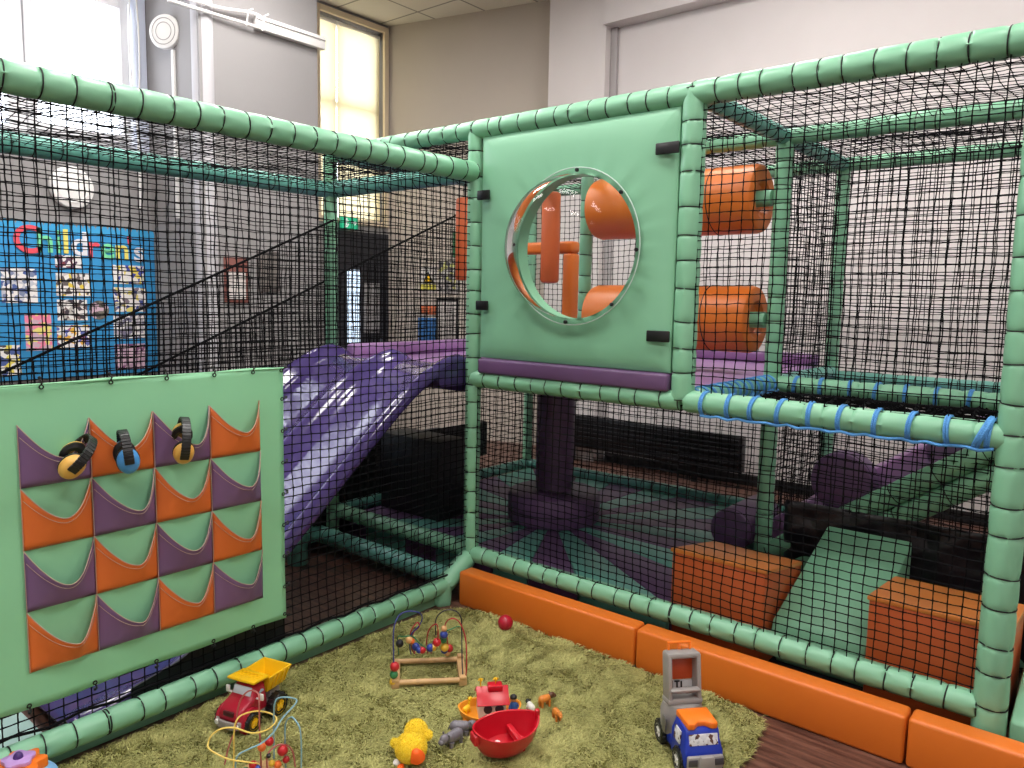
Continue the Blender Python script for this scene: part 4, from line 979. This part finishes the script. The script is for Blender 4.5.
def plush():
    t = thing('plush_duck', 'fluffy yellow plush duck with an orange beak lying on the rug', 'soft toy', (.885, -1.26, GZ-.01), math.radians(-52)); t.scale = (.86,)*3
    ells = [((0.01, 0, .056), (.075, .064, .056)), ((-.055, .01, .085), (.05, .047, .046)), ((-.035, .058, .082), (.026, .02, .018)), ((-.01, -.066, .06), (.016, .02, .018))]
    bm = B()
    for c, r in ells: ball(bm, c, tuple(v*.95 for v in r), 22)
    link('body', bm, mat('plush_yellow', (240, 208, 45), .9, .4, 60), t)
    import numpy as np
    rr = random.Random(8); vs = []; fs = []
    for c, r in ells:
        c = Vector(c); n = int(6500*(r[0]*r[1]/.0044))
        for _ in range(n):
            d = Vector((rr.gauss(0, 1), rr.gauss(0, 1), rr.gauss(0, 1))).normalized(); p = c+Vector((d.x*r[0], d.y*r[1], d.z*r[2]))*.94
            s = d.cross(Vector((rr.gauss(0, 1), rr.gauss(0, 1), rr.gauss(0, 1)))).normalized()*.0013; tip = p+(d+Vector((rr.uniform(-.7, .7), rr.uniform(-.7, .7), rr.uniform(-.9, .3)))).normalized()*.0065
            k = len(vs); vs.extend((p-s, p+s, tip)); fs.append((k, k+1, k+2))
    o = raw('fur', vs, fs, FURM, t); o['kind'] = 'stuff'
    OB = mat('beak_orange', (250, 100, 25), .6, .2, 60)
    bm = B(); lathe(bm, [(0, .05), (.014, .04), (.026, .015), (.03, -.0), (0, -.006)], (.058, .03, .045), 20, Matrix.Rotation(.5, 4, 'Y') @ Matrix.Diagonal((1, 1.1, 1, 1))); link('beak', bm, OB, t)
    for y in (-.03,): bm = B(); ball(bm, (.075, y, .012), (.022, .014, .008), 12); link('foot', bm, OB, t)
    bm = B(); ball(bm, (.045, -.05, .012), (.02, .016, .012), 12); link('white_tag', bm, WHITEP, t)
plush()
simple('plastic_ball', 'small red ball on the rug against the orange kerb', 'ball', lambda bm: ball(bm, (0, 0, 0), .036, 28), mat('ball_red', (175, 25, 50), .35), loc=(.465, -.262, .05))

BC = {'r': mat('bead_red', (185, 30, 40), .3), 'g': mat('bead_green', (50, 130, 80), .3), 'y': mat('bead_yellow', (225, 180, 60), .3), 'b': mat('bead_blue', (45, 65, 150), .3), 'o': mat('bead_orange', (225, 110, 50), .3), 'k': mat('bead_black', (30, 28, 34), .3), 'n': mat('bead_natural', (215, 165, 110), .4)}
BN = {'r': 'red', 'g': 'green', 'y': 'yellow', 'b': 'blue', 'o': 'orange', 'k': 'black', 'n': 'natural wood'}
def bead_maze():
    t = thing('bead_maze', 'wooden framed wire bead maze on the back of the rug', 'bead maze', (.52, -.82, GZ-.004), math.radians(46.5))
    for s in (-1, 1):
        bm = B(); bbox2(bm, (s*.135-.016, -.105, 0), (s*.135+.016, .105, .03), .004); link('end_bar', bm, WOODL, t)
        for y in ((-.095, .095) if s > 0 else (-.095,)):
            bm = B(); bbox2(bm, (s*.135-.014, y-.014, .03), (s*.135+.014, y+.014, .042), .004); link('block', bm, WOODL, t)
    for y in (-.09, .09): bm = B(); cyl(bm, (-.135, y, .022), (.135, y, .022), .011, 16); link('rail', bm, WOODL, t)
    def P(u, v, y): return Vector(((u-385)/1500*1.02, y, max(.02, (520-v)/1500)))
    wires = [
        (mat('wire_blue', (50, 60, 130), .4), [(180, 480, -.09), (176, 330, -.09), (175, 170, -.07), (205, 95, -.05), (260, 75, -.04), (325, 100, -.02), (342, 150, 0), (320, 200, .0), (280, 245, .0), (268, 330, .02), (275, 440, .09)]),
        (mat('wire_green', (50, 125, 80), .4), [(200, 440, .09), (195, 300, .05), (230, 262, 0), (285, 262, 0), (330, 310, 0), (375, 345, 0), (430, 330, 0), (470, 250, 0), (520, 222, .0), (570, 235, .04), (590, 300, .09), (592, 400, .09)]),
        (mat('wire_red', (170, 35, 45), .4), [(300, 440, .09), (280, 380, .06), (272, 240, 0), (310, 175, 0), (325, 200, 0), (290, 250, .02), (285, 340, .05), (300, 430, .09)]),
        (mat('wire_red', (170, 35, 45), .4), [(380, 440, .09), (370, 300, .0), (385, 200, -.03), (425, 155, -.05), (436, 200, -.05), (430, 280, -.04), (405, 350, .05), (400, 440, .09)]),
        (mat('wire_black', (35, 35, 45), .4), [(425, 260, .0), (425, 160, .0), (455, 115, .0), (500, 98, .0), (550, 112, 0), (578, 160, 0), (582, 260, .0), (582, 400, -.05), (585, 480, -.09)]),
        (mat('wire_red', (170, 35, 45), .4), [(505, 440, .09), (495, 300, .03), (480, 200, 0), (500, 150, -.02), (535, 138, -.03), (570, 165, -.04), (600, 250, -.06), (605, 380, -.09), (600, 480, -.09)])]
    for m, pts in wires: bm = B(); tube(bm, smoothpath([P(*p) for p in pts], 7), .0026, 6); link('wire', bm, m, t)
    for u, v, y, c, r in ((182, 385, -.09, 'r', 22), (178, 435, -.09, 'g', 19), (175, 480, -.09, 'y', 19), (207, 332, .04, 'k', 19), (265, 282, .0, 'n', 18), (280, 292, .0, 'o', 15), (305, 350, .03, 'b', 19), (345, 352, .0, 'r', 17), (325, 352, .0, 'b', 15), (392, 340, .0, 'b', 19), (410, 340, .0, 'y', 16), (430, 278, -.04, 'r', 20), (474, 258, 0, 'b', 19), (474, 218, .0, 'n', 15), (472, 303, .02, 'g', 17), (480, 355, .02, 'y', 20), (480, 395, .05, 'b', 17), (512, 405, .08, 'r', 19), (500, 436, .08, 'n', 16)):
        bm = B(); ball(bm, P(u, v, y), r/1130, 14); o = link('bead', bm, BC[c], t); o['label'] = BN[c]+' bead'
bead_maze()
def front_maze():
    t = thing('wire_maze', 'bead maze of looping yellow, blue and pink wires at the front edge', 'bead maze', (.60, -1.66, GZ-.004), .6875)
    bm = B(); lathe(bm, [(0, 0), (.075, 0), (.08, .006), (.075, .014), (0, .014)], (0, 0, 0), 40); link('round_base', bm, WOODL, t)
    def P(u, v, y): return Vector(((u-440)/1880, y, max(.012, (540-v)/1880)))
    W = [(mat('wire_yellow', (235, 205, 105), .4), [(265, 520, .02), (270, 430, .02), (275, 260, .02), (290, 195, .03), (320, 183, .05), (380, 205, .09), (460, 235, .1), (500, 252, .08), (470, 268, .04), (400, 250, .0), (300, 208, -.01), (230, 203, -.02), (180, 230, -.03), (163, 265, -.04), (185, 290, -.06), (300, 335, -.07), (420, 380, -.05), (455, 420, -.03), (460, 520, -.03)]),
         (mat('wire_sky', (135, 175, 190), .4), [(325, 520, -.05), (328, 400, -.05), (345, 335, -.05), (400, 308, -.04), (470, 288, -.02), (530, 240, 0), (565, 185, .03), (635, 112, .06), (600, 104, .08), (520, 113, .09), (487, 145, .09), (477, 240, .09), (474, 520, .09)]),
         (mat('wire_sky', (135, 175, 190), .4), [(575, 520, .04), (574, 330, .04), (580, 225, .04), (620, 176, .03), (665, 188, .01), (690, 230, .0), (695, 360, .0), (690, 520, .0)]),
         (mat('wire_pink', (175, 95, 90), .4), [(190, 520, .05), (215, 400, .06), (250, 300, .07), (258, 190, .08), (285, 110, .08), (335, 62, .08), (395, 68, .07), (412, 120, .05), (418, 250, .04), (428, 400, .03), (430, 520, .03)]),
         (mat('wire_pink', (175, 95, 90), .4), [(500, 480, -.02), (500, 370, -.02), (540, 330, .0), (590, 345, .02), (625, 400, .03), (640, 500, .03)])]
    for m, pts in W: bm = B(); tube(bm, smoothpath([P(*p) for p in pts], 7), .0028, 6); link('wire', bm, m, t)
    for u, v, y, c, r in ((455, 340, .0, 'o', 26), (490, 325, .02, 'r', 27), (508, 370, -.02, 'k', 15), (575, 370, .01, 'r', 32), (425, 405, -.04, 'r', 24), (450, 430, -.04, 'b', 22), (520, 430, -.01, 'y', 20), (550, 450, .0, 'o', 24), (590, 440, .02, 'r', 22), (385, 430, -.05, 'g', 20)):
        bm = B(); ball(bm, P(u, v, y), r/1880, 14); o = link('bead', bm, BC[c], t); o['label'] = BN[c]+' bead'
front_maze()
def flower_toy():
    t = thing('flower_toy', 'light blue disc toy with an orange and lilac flower at the lower left edge', 'toy', (.13, -2.195, GZ), .3); t.scale = (.9, .9, 1.8)
    bm = B(); lathe(bm, [(0, 0), (.09, 0), (.112, .012), (.115, .03), (.09, .043), (0, .05)], (0, 0, 0), 44); link('blue_disc', bm, mat('pale_blue_plastic', (128, 178, 228), .35), t)
    bm = B(); poly = [((.075+.012*math.cos(7*a))*math.cos(a), (.075+.012*math.cos(7*a))*math.sin(a)) for a in [2*PI*k/70 for k in range(70)]]
    extr(bm, poly, .044, .062, None, .003); link('orange_flower', bm, ORGP, t)
    bm = B(); extr(bm, [(.048*math.cos(a)*(1+.12*math.cos(5*a)), .048*math.sin(a)*(1+.12*math.cos(5*a))) for a in [2*PI*k/50 for k in range(50)]], .062, .07, None, .003); link('lilac_centre', bm, mat('lilac_plastic', (190, 150, 215), .35), t)
    bm = B(); ball(bm, (0, 0, .07), (.016, .016, .01), 14); link('purple_button', bm, mat('purple_button', (70, 40, 110), .3), t)
flower_toy()

# ---------------------------------------------------------------- wall things
def text_mesh(ch, size, m, parent, loc, name='letter', depth=.008):
    cu = bpy.data.curves.new('txt', 'FONT'); cu.body = ch; cu.size = size; cu.extrude = depth/2; cu.align_x = 'CENTER'; cu.offset = size*.018
    ob = bpy.data.objects.new('txt', cu); C.objects.link(ob); dg = bpy.context.evaluated_depsgraph_get(); me = bpy.data.meshes.new_from_object(ob.evaluated_get(dg)); bpy.data.objects.remove(ob); me.materials.clear(); me.materials.append(m)
    o = bpy.data.objects.new(name, me); C.objects.link(o); o.location = loc; o.rotation_euler = (PI/2, 0, PI/2); o.parent = parent; return o
def board():
    X = LX
    t = thing('display_board', "bright blue display board headed Children's with pinned pictures", 'notice board', (0, 0, 0))
    bm = B(); bbox2(bm, (X+.001, -2.6, .86), (X+.03, .355, 2.08), .004); link('blue_backing', bm, mat('board_blue', (48, 140, 196), .8, .2, 30), t)
    bm = B(); n = 60; y0, y1 = -2.6, .355
    poly = []
    for k in range(n): y = y0+(y1-y0)*(k+.5)/n; w = (y1-y0)/n/2; poly += [(y-w, 2.085), (y-w*.6, 2.11), (y, 2.12), (y+w*.6, 2.11)]
    poly = [(y0, 2.05)]+poly+[(y1, 2.085), (y1, 2.05)]
    extr(bm, poly, X+.028, X+.034, YZ); link('scalloped_border', bm, mat('board_blue_border', (60, 160, 212), .8), t, False)
    cols = {'r': (225, 80, 95), 'g': (120, 215, 160), 'y': (235, 220, 110), 'w': (225, 225, 232)}; cm = {k: mat('letter_'+k, v, .7) for k, v in cols.items()}
    for ch, y, s, c, z in (('C', -.655, .30, 'r', 1.87), ('h', -.53, .27, 'g', 1.88), ('i', -.43, .27, 'g', 1.88), ('l', -.375, .27, 'y', 1.88), ('d', -.27, .27, 'w', 1.87), ('r', -.165, .25, 'r', 1.86), ('e', -.05, .25, 'g', 1.855), ('n', .07, .25, 'y', 1.85), ("'", .135, .25, 'r', 1.86), ('s', .215, .25, 'w', 1.84)):
        text_mesh(ch, s, cm[c], t, (X+.038, y, z))
    pics = [((70, 90, 150), (190, 190, 200), (120, 130, 160)), ((120, 50, 60), (90, 60, 90)), ((225, 200, 70), (90, 80, 80), (200, 190, 190)), ((60, 50, 60), (180, 175, 170), (110, 90, 90)), ((110, 105, 95), (80, 75, 70)), ((150, 80, 120), (90, 100, 170), (220, 170, 60)), ((70, 80, 170), (230, 210, 90), (230, 228, 220)), ((60, 70, 140), (220, 205, 110), (120, 110, 120)), ((120, 115, 140), (170, 165, 175)), ((120, 70, 110), (170, 140, 160)), ((230, 130, 160), (225, 215, 120)), ((70, 65, 70), (225, 210, 90), (70, 90, 150))]
    rects = [(-0.85, -0.6, 1.47, 1.74), (-0.46, -0.26, 1.76, 1.86), (-0.46, -0.2, 1.53, 1.72), (-0.46, -0.23, 1.33, 1.5), (-0.2, -0.07, 1.33, 1.5), (-0.47, -0.22, 1.1, 1.29), (-0.01, 0.25, 1.64, 1.8), (-0.01, 0.26, 1.4, 1.61), (-0.02, 0.25, 1.17, 1.37), (-0.02, 0.24, 0.9, 1.12), (-0.7, -0.51, 1.09, 1.39), (-0.95, -0.74, 0.9, 1.14)]
    for i, ((a, b, c, d), pc) in enumerate(zip(rects, pics)):
        bm = B()
        if i == 4: cyl(bm, (X+.03, (a+b)/2, (c+d)/2), (X+.036, (a+b)/2, (c+d)/2), .08, 24)
        else: bbox2(bm, (X+.03, a, c), (X+.036, b, d))
        link('picture', bm, papermat('picture_print', pc, 30, (228, 224, 222) if i not in (4, 9, 10) else (200, 170, 185)), t, False)
board()
def wall_bits():
    X = LX
    t = thing('round_fitting', 'round white fitting high on the grey wall above the board', 'wall fitting', (0, 0, 0))
    bm = B(); cyl(bm, (X, -.31, 2.49-.13+.05), (X+.06, -.31, 2.41), .17, 40, .02); link('disc', bm, WHITEP, t)
    bm = B(); torus(bm, (X+.06, -.31, 2.41), (1, 0, 0), .12, .008, 40, 6); link('ring', bm, WHITEP, t)
    t = thing('wall_speaker', 'round white wall speaker beside the bright window', 'speaker', (-3.775, .33, 3.71), .5)
    bm = B(); cyl(bm, (0, .0, 0), (0, -.05, 0), .138, 44, .015); cyl(bm, (.0, .05, 0), (0, 0, 0), .05, 20); o = link('housing', bm, WHITEP, t)
    for r in (.07, .105): bm = B(); torus(bm, (0, -.051, 0), (0, 1, 0), r, .003, 40, 5); link('ring', bm, GREYP, o)
    t = thing('cable_cover', 'thin white vertical cable cover below the round speaker', 'cable cover', (0, 0, 0))
    bm = B(); bbox2(bm, (-3.735, .335, 2.2), (-3.705, .36, 3.57), .003); link('cover', bm, WHITEP, t)
    t = thing('cable_trunking', 'white cable trunking and pipes running high across the grey pillar', 'cable trunking', (0, 0, 0))
    bm = B(); bbox2(bm, (-3.33, .85, 3.79), (-3.27, 1.55, 3.90), .006); link('trunking', bm, WHITEP, t)
    bm = B(); bbox2(bm, (-3.275, .85, 3.862), (-3.262, 1.55, 3.868)); link('lid_line', bm, GREYP, t)
    for z0, z1 in ((3.80, 3.80), (3.86, 3.90)):
        bm = B(); tube(bm, smoothpath([(-3.30, .1, z0+.0), (-3.29, .5, z0), (-3.28, .8, z1), (-3.28, .95, (z0+z1)/2)], 6), .014, 8); link('pipe', bm, WHITEP, t)
    for y in (.75, .9): bm = B(); tube(bm, [(-3.27, y, 3.78), (-3.255, y+.01, 3.9), (-3.27, y+.06, 3.93)], .007, 8); link('clip', bm, WHITEP, t)
    bm = B()
    t = thing('window_cable', 'loose white cables hanging beside the bright window frame', 'cable', (0, 0, 0))
    for dy, sw in ((0, .03), (.035, -.02)):
        bm = B(); tube(bm, smoothpath([(X+.04, .22+dy+sw*math.sin(z*3), z) for z in (2.3, 2.6, 2.9, 3.2, 3.5, 3.8, 4.1)], 6), .007, 6); link('cable', bm, WHITEP, t)
    t = thing('exit_sign', 'small green emergency exit sign above the dark door', 'exit sign', (0, 0, 0))
    bm = B(); bbox2(bm, (X+.10, 2.34, 2.29), (X+.14, 2.56, 2.42), .004); link('sign_box', bm, mat('exit_green', (40, 190, 140), .4, emit=.35), t)
    bm = B(); WX = X+.141
    box(bm, (WX, 2.400, 2.358), (.003, .02, .05)); ball(bm, (WX, 2.405, 2.396), (.002, .011, .011), 8); box(bm, (WX, 2.385, 2.328), (.003, .012, .045), rot=(.6, 0, 0)); box(bm, (WX, 2.417, 2.328), (.003, .012, .045), rot=(-.6, 0, 0)); box(bm, (WX, 2.400, 2.373), (.003, .06, .01), rot=(.3, 0, 0))
    box(bm, (WX, 2.50, 2.36), (.003, .06, .012)); box(bm, (WX, 2.522, 2.37), (.003, .03, .011), rot=(-.78, 0, 0)); box(bm, (WX, 2.522, 2.35), (.003, .03, .011), rot=(.78, 0, 0))
    link('pictogram', bm, mat('sign_white', (240, 250, 245), .4, emit=.35), t, False)
    # framed notices on pillar
    for a, b, c, d, fc, lab in ((.53, .75, 1.5, 1.88, (120, 70, 62), 'small notice with a reddish top on the grey pillar'), (.84, 1.06, 1.6, 1.95, (92, 86, 84), 'dark framed picture on the grey pillar')):
        t = thing('wall_notice', lab, 'notice', (0, 0, 0))
        bm = B(); bbox2(bm, (-3.33, a, c), (-3.31, b, d), .003); link('frame', bm, mat('notice_frame', fc, .6), t)
        bm = B(); bbox2(bm, (-3.311, a+.03, c+.03), (-3.306, b-.03, d-.12 if fc[0] > 100 else d-.03)); link('paper', bm, mat('notice_paper', (205, 198, 195) if fc[0] > 100 else (110, 104, 100), .7), t, False)
    # blinds in the far window
    for a, b, lab in ((2.115, 2.44, 'cream fabric blind on the narrow left pane of the far window'), (2.455, 3.045, 'cream fabric blind on the wide right pane of the far window')):
        vs = []; fs = []; N, M = 14, 40
        for i in range(N+1):
            for j in range(M+1):
                y = a+(b-a)*i/N; z = 2.37+(4.47-2.37)*j/M; vs.append((X-.075+.012*noise.noise(Vector((y*4, z*3, a)))+.006*math.sin(z*3.3), y, z))
        for i in range(N):
            for j in range(M): k = i*(M+1)+j; fs.append((k, k+M+1, k+M+2, k+1))
        t = thing('window_blind', lab, 'blind', (0, 0, 0)); raw('fabric', vs, fs, BLINDM, t, smooth=True)
        bm = B(); cyl(bm, (X-.075, a, 4.475), (X-.075, b, 4.475), .018, 14); link('roller_tube', bm, WHITEP, t)
    # notices on the angled end wall
    d = Vector((1.92, .46, 0)).normalized(); P0 = Vector((LX, 3.11, 0)); ang = math.atan2(.46, 1.92)
    def notice(x0, x1, z0, z1, m, name, lab, cat, extra=None, th=.012):
        s0 = (x0-LX)/d.x; s1 = (x1-LX)/d.x; t = thing(name, lab, cat, P0+d*(s0+s1)/2+Vector((0, 0, z0)), ang); w = s1-s0
        bm = B(); bbox2(bm, (-w/2, -th, 0), (w/2, -.001, z1-z0), .002); link('panel', bm, m, t)
        if extra: extra(t, w, z1-z0)
        return t
    def tri(t, w, h):
        bm = B(); extr(bm, [(-.07, .1), (.07, .1), (0, .225)], 0.0, .004, XZ @ Matrix.Identity(4)); bm.transform(Matrix.Translation((0, -.013, 0))); link('black_triangle', bm, BLKP, t, False)
        bm = B(); extr(bm, [(-.045, .113), (.045, .113), (0, .195)], 0.0, .004, XZ); bm.transform(Matrix.Translation((0, -.018, 0))); link('yellow_triangle', bm, YELL, t, False)
        bm = B(); bbox2(bm, (-w/2+.01, -.016, .01), (w/2-.01, -.012, .08)); link('yellow_strip', bm, mat('notice_yellow', (215, 205, 90), .6), t, False)
    notice(-3.76, -3.54, 1.64, 1.92, mat('notice_white', (205, 200, 196), .6), 'warning_notice', 'white notice with a yellow warning triangle on the beige wall', 'notice', tri)
    notice(-3.52, -3.26, 1.62, 1.98, papermat('poster_print', ((120, 115, 120), (90, 88, 92), (190, 190, 120)), 22, (180, 175, 172)), 'wall_poster', 'grey printed poster right of the warning notice', 'poster')
    notice(-3.76, -3.54, 1.38, 1.48, mat('notice_orange', (205, 110, 70), .6), 'orange_notice', 'small orange notice above the blue one on the beige wall', 'notice')
    notice(-3.78, -3.50, .98, 1.34, mat('notice_blue', (50, 105, 165), .6), 'blue_notice', 'blue notice low on the beige wall', 'notice')
    notice(-3.54, -3.27, 1.05, 1.56, mat('notice_pale', (190, 184, 180), .6), 'framed_notice', 'pale panel in a thin dark frame on the beige wall', 'notice', lambda t, w, h: [link('frame_bar', bbox2(B(), a, b), BLKP, t, False) for a, b in (((-w/2, -.018, h-.02), (w/2, -.012, h)), ((w/2-.02, -.018, 0), (w/2, -.012, h-.02)), ((-w/2, -.018, 0), (-w/2+.02, -.012, h-.02)))])
    notice(-3.34, -3.24, 2.02, 2.3, GREENB, 'green_sign', 'narrow dark green sign on the beige wall', 'sign')
wall_bits()
